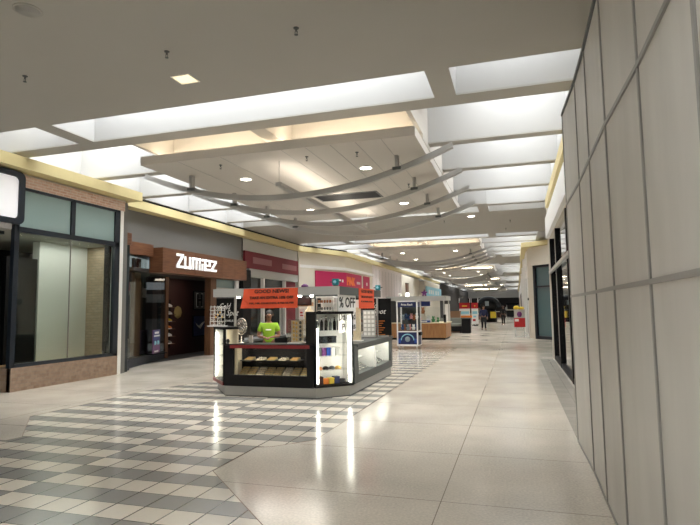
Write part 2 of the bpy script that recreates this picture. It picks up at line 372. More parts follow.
# ------------------------------------------------------------------ hung ceiling panels with curved bars
BARN = ['nearest', 'second', 'third', 'farthest']
PAN = {0:'nearest', 1:'second', 2:'third', 3:'fourth', 4:'fifth', 5:'sixth'}
def make_panel(oy, word):
    t = T('ceiling_panel', f'{word} large hung white ceiling panel spanning the middle of the concourse', 'ceiling panel', (XC, 13.3+oy, 4.75), 'hung ceiling panels')
    p = MB(); p.box(-7.5,-1.62,9.3+oy,17.3+oy,4.75,4.93); p.build('panel_board', 'panel', t)
    r = MB()
    for x in (-6.6,-5.6,-4.25,-3.75,-3.25,-2.75,-2.25): r.box(x-0.006,x+0.006,9.32+oy,17.28+oy,4.746,4.75)
    r.build('seam', 'strip', t)
    l = MB(); l.box(-7.3,-4.8,9.75+oy,9.85+oy,4.94,4.98); l.box(-4.4,-1.85,9.75+oy,9.85+oy,4.94,4.98); l.build('cove_lamp', 'cove', t)
    w = MB()
    for x in (-6.5,-2.7):
        for y in (11.0,15.5): w.tube([(x,y+oy,4.93),(x,y+oy,5.02)], 0.012, 6)
    w.build('hanger_rod', 'bar', t)
    return t
def bar_pts():
    out = []
    for i in range(33):
        x = -8.27+(-1.08+8.27)*i/32; u = (x-(-4.68))/3.6
        out.append((x, 0, 4.05+0.77*u*u))
    return out
def make_bar():
    t = T('curved_bar', 'x', 'ceiling bar', (XC, 10.5, 4.05), 'curved bars under the ceiling panels')
    pts = [(x, 10.5, z) for x, y, z in bar_pts()]
    MB().tube(pts, 0, sq=(0.055, 0.03)).build('rail', 'bar', t)
    MB().tube([(x, y, z+0.062) for x, y, z in pts], 0, sq=(0.02, 0.032)).build('rail_web', 'bar', t)
    for x in (-7.0, -2.2):
        u = (x+4.68)/3.6; z = 4.05+0.77*u*u
        h = MB().box(x-0.035,x+0.035,10.44,10.56,z+0.09,4.745).build('hanger', 'bar', t)
        MB().box(x-0.085,x+0.085,10.43,10.57,z+0.03,z+0.09).build('bracket', 'dkgrey', h)
    return t
bar0 = None
def make_spot(loc, label):
    t = T('downlight', label, 'ceiling light', loc, 'round recessed downlights')
    x, y, z = loc
    MB().lathe([(0.15,0),(0.15,-0.012),(0.125,-0.012),(0.125,0)], loc, 24).build('trim_ring', 'white', t)
    MB().lathe([(0.12,-0.002),(0.12,-0.008)], loc, 24).build('lens', 'lamp', t)
    return t
def make_sprinkler(loc, label):
    t = T('sprinkler_head', label, 'sprinkler', loc, 'ceiling sprinkler heads')
    x, y, z = loc
    MB().lathe([(0.036,0),(0.033,-0.01),(0.014,-0.014)], loc, 14).build('escutcheon', 'dkgrey', t)
    h = MB(); h.lathe([(0.011,-0.014),(0.011,-0.045)], loc, 10); h.tube([(x-0.015,y,z-0.042),(x-0.015,y,z-0.07),(x,y,z-0.085)],0.004,6); h.tube([(x+0.015,y,z-0.042),(x+0.015,y,z-0.07),(x,y,z-0.085)],0.004,6)
    h.build('frame_arm', 'dkgrey', t)
    MB().lathe([(0.024,-0.085),(0.024,-0.09)], loc, 12).build('deflector', 'dkgrey', t)
    return t
spot0 = spr0 = None
def spot(loc, label):
    global spot0
    if spot0 is None: spot0 = make_spot(loc, label); return spot0
    return dup(spot0, loc, label)
def sprinkler(loc, label):
    global spr0
    if spr0 is None: spr0 = make_sprinkler(loc, label); return spr0
    return dup(spr0, loc, label)
for k in range(0, 6):
    oy = PERIOD*k; w = PAN[k]
    make_panel(oy, w)
    for i, y in enumerate((10.45, 12.4, 14.35, 16.5)):
        lab = f'{BARN[i]} curved grey metal bar under the {w} hung ceiling panel'
        if bar0 is None:
            bar0 = make_bar(); bar0['label'] = lab; bar0.location = (XC, y+oy, 4.05)
        else: dup(bar0, (XC, y+oy, 4.05), lab)
    if k < 4:
        for (x, y, ww) in ((-6.0,11.15,'front left'),(-3.05,11.15,'front right'),(-6.0,15.35,'rear left'),(-3.05,15.35,'rear right')):
            spot((x, y+oy, 4.75), f'round lit downlight at the {ww} of the {w} hung ceiling panel')
    if k < 3:
        for (x, ww) in ((-7.0,'left'),(-1.5,'right')):
            spot((x, 20.5+oy, ZC), f'round lit downlight at the {ww} of the flat ceiling past the {w} hung panel')
for (x, y, z, l) in ((-6.71,5.79,ZC,'dark sprinkler head on the near flat ceiling, at far left'),(-4.31,5.82,ZC,'dark sprinkler head on the near flat ceiling, above the square light'),
                     (-2.45,5.82,ZC,'dark sprinkler head on the near flat ceiling, right of the square light'),
                     (-5.9,9.85,4.75,'small sprinkler head at the left front of the nearest hung panel'),(-3.95,9.9,4.75,'small sprinkler head at middle front of the nearest hung panel'),(-2.9,9.95,4.75,'small sprinkler head at the right front of the nearest hung panel'),
                     (-2.45,13.0,4.75,'small sprinkler head right of the dark vent on the nearest hung panel'),
                     (-8.3,22.0,ZC,'small sprinkler head on the far flat ceiling strip, left end'),(-7.0,23.8,ZC,'small sprinkler head on the far flat ceiling strip, left of centre'),(-2.6,21.2,ZC,'small sprinkler head on the far flat ceiling strip, right of centre'),
                     (-0.1,22.0,ZC,'nearer sprinkler head on the right of the far flat ceiling strip'),(-0.3,24.2,ZC,'farther sprinkler head on the right of the far flat ceiling strip')):
    sprinkler((x,y,z), l)
# square light, speaker, vent, pendant uplight
t = T('square_downlight', 'square recessed warm light in the near flat ceiling', 'ceiling light', (-4.58,6.63,ZC))
f = MB()
for a in ((-4.74,-4.42,6.48,6.50),(-4.74,-4.42,6.76,6.78),(-4.74,-4.72,6.50,6.76),(-4.44,-4.42,6.50,6.76)): f.box(*a, ZC-0.008, ZC)
f.build('light_frame', 'white', t); B(-4.72,-4.44,6.50,6.76,ZC-0.004,ZC-0.001).build('diffuser', 'warmlamp', t)
t = T('ceiling_speaker', 'round grey speaker grille flush in the near ceiling corner', 'speaker', (-5.19,4.48,ZC))
MB().lathe([(0.15,0),(0.15,-0.01),(0.135,-0.012)], (-5.19,4.48,ZC), 28).build('rim', 'ceil', t); MB().lathe([(0.13,-0.006),(0.128,-0.014)], (-5.19,4.48,ZC), 28).build('grille', 'strip', t)
t = T('ceiling_vent', 'dark rectangular air vent in the nearest hung ceiling panel', 'vent', (-4.3,13.8,4.75))
f = MB()
for a in ((-5.2,-3.4,13.45,13.5),(-5.2,-3.4,14.2,14.25),(-5.2,-5.15,13.5,14.2),(-3.45,-3.4,13.5,14.2)): f.box(*a, 4.735, 4.75)
f.build('vent_frame', 'dkgrey', t); B(-5.15,-3.45,13.5,14.2,4.744,4.75).build('vent_grille', 'blackmatte', t)
t = T('pendant_uplight', 'long thin linear light hung on a rod under the nearest ceiling panel', 'pendant light', (-4.61,13.4,4.25))
B(-4.67,-4.55,9.95,17.0,4.21,4.29).build('light_body', 'bar', t)
MB().tube([(-4.61,10.0,4.29),(-4.61,10.0,4.75)],0.008,6).build('rod', 'bar', t); MB().tube([(-4.61,16.8,4.29),(-4.61,16.8,4.75)],0.008,6).build('rod', 'bar', t)
B(-4.65,-4.57,10.1,16.9,4.29,4.295).build('lamp_strip', 'uplamp', t)

# ------------------------------------------------------------------ right side: wall, barricade, shop front
S('wall_right', B(1.08, 2.2, -14, 11.5, 0, 5.08), 'cream')
S('wall_right.001', B(1.08, 2.2, 11.5, 18.0, 3.78, 4.7), 'cream')
S('trim_3', MB().prism([(0.98,7.6),(0.98,17.4),(1.4,17.4),(1.4,7.6)], 4.68, 4.95), 'yellow')
S('trim_4', B(0.98, 1.3, 11.0, 18.0, 3.80, 4.45), 'white', bevel=0.01)
w = SE('window_3', (1.05, 14.5, 0))
B(1.16,1.18,11.5,18,0.02,3.8).build('pane', 'mirrorglass', w)
f = MB()
for y in (12.35, 15.5, 17.9): f.box(1.09,1.2,y,y+0.16,0,3.8)
f.box(1.1,1.2,11.5,18,0,0.12); f.build('window_frame', 'black', w)
B(1.03,1.1,11.5,18.0,2.67,2.76).build('cross_bar', 'alu', w)
S('wall_right.002', B(1.22, 1.3, 11.5, 18, 0, 3.8), 'dark')
S('wall_right.003', B(1.05, 2.2, 18.0, 18.2, 0, 5.08), 'cream')
S('wall_right.004', B(2.0, 2.2, 18.2, 27.0, 0, 5.08), 'cream')

# barricade of sheets
bt = T('barricade', 'tall pale grey temporary barricade of satin sheets along the right', 'barricade', (0.75, 1.5, 0))
ys = [-5.6,-4.6,-3.6,-2.65,-1.7,-0.75,0.2,1.2,2.15,3.10,4.07,5.03,5.92,7.20]
wob = lambda i: 0.012*((i*7) % 5-2)/2
def ztop(y): return 3.92 if y <= 4.95 else 3.92+(y-4.95)*0.075
for i in range(len(ys)-1):
    y0, y1 = ys[i], ys[i+1]
    xa, xb = 0.668+wob(i), 0.668+wob(i+1)
    for (z0, z1) in ((0.02,1.77),(1.77,2.93),(2.93,None)):
        zt = (lambda p: ztop(p[1])) if z1 is None else z1
        MB().prism([(xa,y0),(xb,y1),(xb+0.03,y1),(xa+0.03,y0)], z0, zt).build('sheet', 'sheet', bt)
for i, y in enumerate(ys):
    x = 0.668+wob(i)
    B(x-0.010,x+0.012,y-0.016,y+0.016,0.0,ztop(y)).build('upright_strip', 'strip', bt, 0.004)
for z in (1.77, 2.93):
    h = MB()
    for i in range(len(ys)-1): h.tube([(0.664+wob(i),ys[i],z),(0.664+wob(i+1),ys[i+1],z)],0,sq=(0.009,0.014))
    h.build('cross_strip', 'strip', bt)
h = MB()
for i in range(len(ys)-1): h.tube([(0.678+wob(i),ys[i],ztop(ys[i])+0.012),(0.678+wob(i+1),ys[i+1],ztop(ys[i+1])+0.012)],0,sq=(0.03,0.015))
h.build('top_rail', 'dkgrey', bt)
h = MB()
for i in range(len(ys)-1): h.tube([(0.673+wob(i),ys[i],0.012),(0.673+wob(i+1),ys[i+1],0.012)],0,sq=(0.014,0.012))
h.build('bottom_rail', 'strip', bt)
B(0.9,1.0,7.08,7.16,0,3.9).build('stud', 'strip', bt); B(0.74,1.0,7.14,7.18,0,3.9).build('end_sheet', 'sheet', bt)

# right side farther on: angled wall with glass door, pillar, more shops
S('wall_right.005', MB().slab((0.92,29.25),(1.95,28.1), 3.76, 4.75, -0.25), 'cream')
S('wall_right.006', MB().slab((1.95,28.1),(2.2,27.8), 0, 4.75, -0.2), 'cream')
d = SE('door_1', (1.45,28.7,0))
f = MB(); a = Vector((0.95,29.22,0)); b = Vector((1.93,28.12,0))
for u0, u1, z0, z1 in ((0,0.10,0,3.76),(0.90,1,0,3.76),(0,1,3.64,3.76),(0,1,2.62,2.70),(0,1,0,0.16)):
    p, q = a+(b-a)*u0, a+(b-a)*u1; f.slab((p.x,p.y),(q.x,q.y),z0,z1,-0.09)
f.build('door_frame', 'navyblack', d)
MB().slab((0.97,29.25),(1.95,28.15),0.05,3.74,-0.02).build('pane', 'doorglass', d)
S('wall_right.007', MB().prism([(0.66,29.6),(0.90,29.3),(1.2,29.5),(1.2,31.0),(0.66,31.0)], 0, 4.75), 'cream')
S('trim_5', MB().prism([(0.36,28.75),(2.0,27.6),(2.2,27.6),(2.2,34),(0.36,38)], 4.70, 4.93), 'yellow')
t = tag(MB().lathe([(0.07,0),(0.07,-0.05),(0.04,-0.07)], (0.66,29.9,2.05), 12, 'X').build('wall_alarm', 'dkgrey'), 'small round dark device on the pale pillar at right', 'alarm')
S('wall_right.008', B(0.62,0.9,31.0,31.8,0,4.7), 'white'); S('wall_right.009', B(0.9,2.0,31,117,0,5.08), 'dark')
for i, (y0, y1, m_) in enumerate(((31.8,36.0,'doorglass'),(37,44,'cream'),(44.5,52,'darkglass'),(53,66,'cream'),(66,84,'dark'),(84,117,'cream'))):
    S('wall_right.%03d' % (10+i), B(0.66,0.9,y0,y1,0,3.4 if m_ == 'doorglass' else 4.9), m_)
S('wall_right.020', B(0.6,0.9,31.8,117,3.4,4.9), 'white'); S('trim_6', B(0.42,0.9,38,117,4.7,4.93), 'yellow')
for y in (36.0,36.9,44.0,52.0): S('wall_right.03%d' % (y-35), B(0.5,0.9,y,y+0.6,0,4.7), 'white')

# ------------------------------------------------------------------ left side: corner shop with brick base
S('wall_left', MB().prism([(XL,8.78),(XL,12.06),(-10.8,12.06),(-10.8,8.78)], 0, 0.50), ['brick'])
S('wall_left.001', MB().prism([(-10.9,8.70),(XL-0.12,8.78),(XL-0.02,8.78),(XL-0.2,9.0),(-10.9,8.9)], 0, 0.50), 'brickY')
S('wall_left.002', B(XL-0.35, XL+0.02, 8.80, 12.09, 4.42, 4.68), 'pbrick')
S('wall_left.003', B(XL-0.3, XL+0.01, 11.94, 12.06, 0.0, 4.42), 'white')
S('trim_7', MB().prism([(-10.3,4.0),(-9.92,4.0),(-9.92,12.42),(-10.9,12.42),(-10.9,12.2),(-10.3,12.2)], 4.74, 4.99), 'yellow')
S('wall_left.004', B(-11.3,-10.3,-14,12.2,4.68,5.08), 'cream')
w = SE('window_1', (XL,10.3,0))
f = MB(); f.box(XL-0.1,XL,8.74,8.86,0.5,4.42); f.box(XL-0.1,XL,11.76,11.94,0.5,4.42); f.box(XL-0.1,XL,8.8,11.94,4.36,4.46); f.box(XL-0.1,XL,8.8,11.94,3.42,3.54); f.box(XL-0.1,XL,10.27,10.39,3.5,4.4); f.box(XL-0.1,XL,8.8,11.94,0.5,0.58)
f.build('window_frame', 'navyblack', w)
B(XL-0.06,XL-0.045,8.86,10.27,3.54,4.36).build('upper_pane', 'tealglass', w); B(XL-0.06,XL-0.045,10.39,11.76,3.54,4.36).build('upper_pane', 'tealglass', w)
B(XL-0.06,XL-0.05,8.86,10.31,0.58,3.42).build('pane', 'glass', w); B(XL-0.06,XL-0.05,10.33,11.76,0.58,3.42).build('pane', 'glass', w)
B(XL-0.065,XL-0.045,10.31,10.33,0.58,3.42).build('glass_joint', 'strip', w)
# display space behind
S('wall_left.005', B(-11.62,-11.4,10.45,12.1,0.42,3.45), 'white')
S('floor.003', B(-11.4,XL-0.1,8.9,12.3,0.40,0.47), 'ledge')
S('wall_left.006', B(-11.4,-10.34,12.02,12.07,0.45,3.45), 'inbrickY')
S('wall_left.008', B(-10.66,-10.52,11.84,11.94,0.47,3.45), 'black')
S('ceiling.110', B(-14,-10.34,5,12.3,3.45,3.55), 'ceil')
S('wall_left.009', B(-14,-13.8,2,14,0,3.5), 'dark')
S('wall_left.010', B(-13.8,-11.6,12.8,13,0,3.5), 'dark')
S('door_2', B(-11.52,-11.40,9.55,10.4,0.1,3.0), 'black')
t = tag(MB().box(-10.50,-10.42,11.95,12.02,1.70,1.84).build('door_sensor', 'black'), 'small black device on the brick edge inside the left shop window', 'sensor')
# entrance left of the corner with lit sign box
w = SE('window_2', (-10.9,7,0))
f = MB(); f.box(-10.75,-10.6,5.0,8.8,3.38,3.5); f.box(-10.75,-10.6,8.55,8.7,0,3.4); f.box(-10.75,-10.6,6.9,7.0,0,3.4); f.box(-10.75,-10.6,5,8.7,0.0,0.12)
f.build('window_frame', 'navyblack', w); B(-10.69,-10.67,5,8.6,0.1,3.4).build('pane', 'glass', w)
S('wall_left.011', B(-11.2,-10.4,-14,5,0,4.7), 'cream'); S('wall_left.012', B(-11.2,-10.62,5,8.8,3.5,4.68), 'greywall')
t = T('sign_box', 'blank white lit sign box with rounded dark frame above shop entrance', 'sign', (-10.2,7.6,3.6))
def rrect(y0,y1,z0,z1,r,n=6):
    out = []
    for (cy,cz,a0) in ((y1-r,z1-r,0),(y0+r,z1-r,90),(y0+r,z0+r,180),(y1-r,z0+r,270)):
        for i in range(n+1):
            a = math.radians(a0+90*i/n); out.append((cy+r*math.cos(a), cz+r*math.sin(a)))
    return out
def rprism(mb, outer, x0, x1):
    n = len(outer); mb.add([(x0,y,z) for y,z in outer]+[(x1,y,z) for y,z in outer],[tuple(range(n)),tuple(range(n,2*n))[::-1]]+[(i,(i+1)%n,n+(i+1)%n,n+i) for i in range(n)])
    return mb
def rframe(mb, o, i_, x0, x1):
    n = len(o); vs = [(x0,y,z) for y,z in o]+[(x0,y,z) for y,z in i_]+[(x1,y,z) for y,z in o]+[(x1,y,z) for y,z in i_]
    fs = []
    for k in range(n):
        j = (k+1)%n
        fs += [(k,j,n+j,n+k),(2*n+k,3*n+k,3*n+j,2*n+j),(k,2*n+k,2*n+j,j),(n+k,n+j,3*n+j,3*n+k)]
    return mb.add(vs, fs)
rframe(MB(), rrect(6.2,8.86,3.56,4.70,0.14), rrect(6.32,8.72,3.68,4.58,0.10), -10.55, -10.12).build('frame', 'navyblack', t)
rprism(MB(), rrect(6.32,8.72,3.68,4.58,0.10), -10.5, -10.16).build('face', 'lightbox', t)
B(-10.5,-10.16,6.3,8.6,3.44,3.56).build('bottom_channel', 'bar', t)

# ------------------------------------------------------------------ left side: shop with wooden fascia
S('wall_left.013', B(-11.4,-11.1,12.06,26.5,3.72,5.08), 'greywall')
S('trim_8', MB().prism([(-11.1,12.4),(-10.72,12.4),(-10.72,26.2),(-9.35,29.9),(-9.35,70),(-9.6,70),(-9.6,30.1),(-11.0,26.5)], 4.75, 5.0), 'yellow')
S('shadow_gap_strip', MB().prism([(-11.1,12.4),(-10.78,12.4),(-10.78,26.2),(-9.45,30.0),(-9.6,30.1),(-11.0,26.5)], 5.0, 5.09), 'black')  # shade of the gap over the yellow trim, painted as a black strip
S('wall_left.014', B(-11.4,-10.3,12.07,12.3,0,4.7), 'greywall')
t = T('shop_sign', 'red-brown wooden shop fascia with white zumiez lettering', 'sign', (-10.6,16.8,2.88))
B(-11.0,-10.5,14.15,19.6,2.88,3.66).build('sign_board', 'wood', t)
f = MB()
for y in (15.95,17.7,18.65): f.box(-10.501,-10.497,y-0.008,y+0.008,2.9,3.64)
f.build('board_joint', 'dkwood', t)
# blocky lower case letters z u m i e z on plane X=-10.49 ; local u along +Y, v up
def letters(parent):
    s_ = 0.082
    def stroke(mb, pts):
        n = len(pts); o = [(-10.50,y,z) for y,z in pts]+[(-10.465,y,z) for y,z in pts]
        mb.add(o, [tuple(range(n)),tuple(range(n,2*n))[::-1]]+[(i,(i+1)%n,n+(i+1)%n,n+i) for i in range(n)])
    def R_(mb,y0,y1,z0,z1): stroke(mb, [(y0,z0),(y1,z0),(y1,z1),(y0,z1)])
    z0, z1 = 3.07, 3.48
    def zz(y, w, zt=z1, zb=z0):
        mb = MB(); R_(mb,y,y+w,zt-s_,zt); R_(mb,y,y+w,zb,zb+s_); stroke(mb,[(y,zb+s_),(y+0.13,zb+s_),(y+w,zt-s_),(y+w-0.13,zt-s_)]); return mb
    L = []
    L.append(zz(14.84,0.38,3.54)); 
    mb = MB(); R_(mb,15.27,15.36,z0,z1); R_(mb,15.55,15.64,z0,z1); R_(mb,15.26,15.64,z0,z0+s_); L.append(mb)
    mb = MB(); R_(mb,15.73,15.81,z0,z1); R_(mb,15.93,16.01,z0,z1); R_(mb,16.13,16.21,z0,z1); R_(mb,15.73,16.21,z1-s_,z1); L.append(mb)
    mb = MB(); R_(mb,16.30,16.39,z0,z1-0.17); R_(mb,16.30,16.39,z1-0.09,z1); L.append(mb)
    mb = MB(); R_(mb,16.48,16.57,z0,z1); R_(mb,16.48,16.85,z1-s_,z1); R_(mb,16.48,16.85,z0,z0+s_); R_(mb,16.48,16.85,z0+0.165,z0+0.225); R_(mb,16.76,16.85,z0+0.2,z1); L.append(mb)
    L.append(zz(16.9,0.36,3.48))
    for mb in L: mb.build('letter', 'tube', parent)
letters(t)
S('trim_10', B(-11.1,-10.85,12.5,14.15,3.38,3.75), 'wood'); S('trim_11', B(-10.75,-10.4,12.3,12.62,3.55,3.9), 'wood', bevel=0.02)
S('wall_left.015', B(-10.78,-10.42,12.3,12.55,0,3.55), 'darkglass')
S('wall_left.016', B(-11.3,-10.6,12.3,12.85,0,0.28), 'navyblack')
w = SE('window_4', (-11.4,14.6,0))
MB().slab((-10.82,12.85),(-12.05,16.4),0.25,3.4,-0.02).build('pane', 'glass', w)
f = MB(); f.slab((-10.80,12.85),(-12.03,16.4),0.0,0.27,0.10); f.slab((-10.80,12.85),(-12.03,16.4),3.36,3.46,0.10); f.build('window_frame', 'navyblack', w)
S('wall_left.017', B(-11.25,-11.0,17.72,18.12,0,2.9), 'dkwood'); S('wall_left.018', B(-12.2,-12.0,16.38,16.55,0,2.9), 'dkwood')
S('wall_left.019', B(-12.8,-12.5,16.3,20.3,0,2.95), 'darkred'); S('wall_left.020', B(-15.5,-15.3,12,20,0,3.4), 'dark'); S('wall_left.021', B(-15.5,-11.0,12.3,12.45,0,3.4), 'dark')
S('floor.004', B(-15.5,-11.3,12.9,20.3,0,0.004), 'dark'); S('ceiling.120', B(-15.5,-11.0,12.3,20.3,2.9,3.0), 'dark')
S('trim_12', B(-11.62,-11.5,14.1,14.4,0.27,3.36), 'dkwood')
S('wall_left.022', B(-11.4,-11.1,20.28,20.35,0,4.8), 'black')
# things in and on that shop
def framed(name, label, y0, y1, z0, z1, face, deco, cat='poster'):
    t = T(name, label, cat, (-12.47,(y0+y1)/2,z0))
    B(-12.5,-12.46,y0,y1,z0,z1).build('backing', 'black', t); B(-12.46,-12.452,y0+0.04,y1-0.04,z0+0.04,z1-0.04).build('picture', face, t)
    deco(t); return t
def dH(t):
    text('letter', 'H', (-12.452,19.02,1.85), (0,1,0), (0,0,1), 0.42, 0.5, 'txtblk', t, 0.01, 0.05)
    text('letter_edge', 'H', (-12.453,18.98,1.81), (0,1,0), (0,0,1), 0.5, 0.58, 'txtwht', t, 0.006, 0.05)
framed('wall_poster', 'grey poster with a large outlined letter H inside the wooden-fascia shop', 18.82, 19.68, 1.70, 2.48, 'greyposter', dH)
def dB(t):
    m_ = MB(); m_.add([(-12.45,18.95,1.18),(-12.45,19.2,1.05),(-12.45,19.45,1.2),(-12.45,19.62,1.22),(-12.45,19.3,0.92),(-12.45,19.05,1.06)],[(0,1,2,3,4,5)])
    m_.build('white_swoosh', 'txtwht', t)
framed('wall_poster', 'dark blue poster with white streak, under the letter H poster', 18.80, 19.75, 0.62, 1.48, 'navy', dB)
t = tag(MB().lathe([(0.02,0.09),(0.16,0.07),(0.24,0.03),(0.24,0)], (-12.5,17.8,1.62), 8, 'X', False).build('wall_carving', 'khaki'), 'dull gold carved badge on the dark wall beside the shoe shelves', 'ornament')
rk = T('shoe_rack', 'dark wall rack of narrow shelves inside the wooden-fascia shop', 'shelf', (-12.35,16.95,0))
for z in (0.45,0.72,0.99,1.26,1.53,1.80): B(-12.5,-12.22,16.6,17.3,z,z+0.02).build('shelf', 'dkwood', rk)
B(-12.5,-12.47,16.58,17.32,0.3,2.1).build('back_board', 'black', rk)
def shoe(x, y, z, m_, lab):
    t = T('shoe', lab, 'shoe', (x,y,z), 'shoes on the shop wall rack')
    MB().prism([(x-0.045,y-0.13),(x+0.045,y-0.13),(x+0.05,y+0.08),(x,y+0.14),(x-0.05,y+0.08)], z, z+0.025).build('sole', 'txtwht', t)
    u = MB(); u.tube([(x,y-0.10,z+0.085),(x,y-0.02,z+0.07),(x,y+0.06,z+0.05),(x,y+0.12,z+0.04)],[0.045,0.045,0.038,0.022],10); u.build('upper', m_, t)
k = 0
ST = ['bottom','second','third','fourth','fifth','top']
for r_, z in enumerate((0.47,0.74,1.01,1.28,1.55,1.82)):
    for j, y in enumerate((16.78,17.12)):
        mm = ['white','couch','white','orng','warmlamp','greylam'][(r_+j) % 6]
        if mm == 'warmlamp': mm = 'yel'
        shoe(-12.36, y, z, mm, f'{dict(white="white",couch="grey",orng="orange",yel="yellow",greylam="pale grey")[mm]} shoe on the {ST[r_]} shelf of the shop rack, {"left" if j == 0 else "right"} one'); k += 1
t = T('standing_poster', 'small blue and plum notice board standing in the splayed shop window', 'poster', (-11.5,15.1,0.3))
def dirpt(u): return (-11.25-0.21*u, 14.75+0.62*u)
a, b = (-11.22,14.70), (-11.44,15.34)
MB().slab(a, b, 0.30, 1.06, 0.03).build('poster_board', 'purple', t)
MB().slab((a[0]+0.006,a[1]), (b[0]+0.006,b[1]), 0.62, 1.05, 0.006).build('poster_top', 'indigo', t)
dv = Vector((b[0]-a[0], b[1]-a[1], 0)).normalized()
for (u, z, w_, h_) in ((0.12,0.93,0.4,0.07),(0.06,0.84,0.55,0.05),(0.1,0.34,0.4,0.05)): MB().slab((a[0]+0.012+dv.x*u,a[1]+dv.y*u),(a[0]+0.012+dv.x*(u+w_),a[1]+dv.y*(u+w_)),z,z+h_,0.004).build('white_line','txtwht',t)
for u in (0.16,0.45):
    MB().ball((a[0]+0.01+dv.x*u, a[1]+dv.y*u, 0.64), 0.02, 0.07, 0.07).build('round_mark', 'ltblue', t)
B(-11.5,-11.2,14.72,15.4,0.27,0.30).build('base', 'black', t)

# grey window piece, then red-banded shop
S('wall_left.023', B(-11.4,-11.12,18.12,20.28,2.2,2.56), 'greylam')
w = SE('window_5', (-11.2,19.2,0)); B(-11.3,-11.26,18.12,20.28,2.56,3.72).build('pane', 'tealglass', w); B(-11.2,-11.1,19.85,20.05,2.2,3.72).build('mullion', 'white', w)
S('wall_left.024', B(-11.4,-11.16,18.12,20.28,0,2.2), 'black')
S('wall_left.025', B(-11.4,-11.08,20.35,26.3,4.22,4.75), 'greylam')
t = T('shop_sign', 'dark maroon fascia band with faded letters, left of the pink shop', 'sign', (-11.05,23.3,3.5))
B(-11.2,-11.0,20.4,26.25,3.48,4.22).build('sign_board', 'maroon', t)
B(-11.0,-10.99,21.1,23.0,3.72,4.0).build('faded_lettering', 'maroonlt', t); B(-11.0,-10.99,24.2,26.0,3.68,3.94).build('faded_lettering', 'maroonlt', t)
S('wall_left.026', B(-11.4,-11.05,20.9,26.3,3.12,3.48), 'greylam')
w = SE('window_6', (-11.2,23.6,0)); B(-11.3,-11.25,20.35,26.3,0,3.12).build('pane', 'darkglass', w)
for y in (22.35,24.75): B(-11.25,-11.1,y,y+0.13,0,3.12).build('mullion', 'white', w)
B(-11.25,-11.15,24.9,26.2,0.5,3.1).build('maroon_panel', 'maroon', w)
S('wall_left.027', B(-11.3,-11.04,20.3,21.0,0,3.4), 'black')

# ------------------------------------------------------------------ left: cream shop with pink sign
A_, B_ = Vector((-11.0,26.45,0)), Vector((-9.6,30.1,0))
def on(u): p = A_+(B_-A_)*u; return (p.x, p.y)
S('wall_left.028', MB().slab(on(-0.02), on(1), 0, 4.76, 0.3), 'cream')
S('wall_left.029', B(-10.0,-9.6,30.1,36.3,0,4.76), 'cream')
S('trim_13', MB().prism([on(0.0),(-9.45,30.05),(-9.45,36.3),(-9.6,36.3),(-9.6,30.1)], 3.92, 4.08), 'white')
t = T('shop_sign', 'magenta pink sign bent round the cream corner, PINK in orange letters', 'sign', (-9.8,30,2.8))
nn = Vector(((B_-A_).y, -(B_-A_).x, 0)).normalized()
def pn(u, e): p = A_+(B_-A_)*u+nn*e; return (p.x, p.y)
MB().slab(pn(0.31,0.05), pn(1.0,0.05), 2.8, 3.80, 0.05).build('sign_panel', 'pink', t)
B(-9.6,-9.55,30.12,33.4,2.8,3.80).build('sign_panel', 'pink', t); B(-9.6,-9.55,33.95,35.4,2.8,3.80).build('sign_panel', 'pink', t)
text('letters', 'PINK', (-9.548,30.2,3.06), (0,1,0), (0,0,1), 1.7, 0.52, 'orangetx', t, 0.03, 0.04)
f = MB()
for y in (32.3,32.5,32.7,32.9): f.box(-9.55,-9.54,y,y+0.12,3.2,3.36)
f.box(-9.55,-9.54,34.55,34.8,3.2,3.4); f.build('small_white_marks', 'txtwht', t)
f = MB()
for u in (0.78,0.84,0.90): f.slab(pn(u,0.058), pn(u+0.035,0.058), 3.22, 3.38, 0.008)
f.build('small_white_marks', 'txtwht', t)
w = SE('window_7', (-9.8,32,0)); MB().slab(pn(0.3,0.01), pn(0.98,0.01), 0.2, 2.6, 0.01).build('pane', 'darkglass', w); B(-9.6,-9.58,30.3,35.8,0.2,2.6).build('pane','darkglass',w)
f = MB()
for y in range(37,46): f.box(-9.58,-9.57,y+0.3,y+0.32,2.4,4.5)
S('wall_left.030', B(-10.0,-9.58,36.3,46.3,2.4,4.76), 'pinkwhite'); S('wall_left.031', B(-10.0,-9.6,36.3,46.3,0,2.4), 'black'); S('trim_14', f, 'strip')
S('wall_left.032', B(-10.6,-10.4,46.3,60,0,4.9), 'cream'); S('wall_left.033', B(-10.6,-9.8,60,72.5,0,4.76), 'cream')
t = T('shop_sign', 'pale blue shop sign with white marks beyond the wooden kiosk', 'sign', (-9.75,67,3.1))
B(-9.8,-9.72,60.8,73.5,3.05,4.15).build('sign_panel', 'ltblue', t)
f = MB()
for y in (62.5,64,65.5,68,70): f.box(-9.72,-9.70,y,y+0.9,3.3,3.8)
f.build('white_marks', 'txtwht', t)
S('wall_left.034', B(-10.4,-9.8,72.5,117,0,4.0), 'dark'); S('wall_left.035', B(-10.4,-9.75,72.5,117,4.0,5.0), 'dark')
S('wall_left.036', B(-16,-11.4,26.3,117,0,0.1), 'dark')
S('wall_front.001', B(-16,5,117.2,117.5,3.6,5.1), 'ceil')
t = T('blade_sign', 'small dark square sign hung on the cream wall past the pale rose panels', 'sign', (-10.1,52.6,3.2))
B(-10.4,-10.32,52.2,53.4,3.2,4.1).build('sign_panel', 'dkwood', t); B(-10.4,-10.3,52.1,53.5,4.1,4.16).build('bracket', 'black', t)

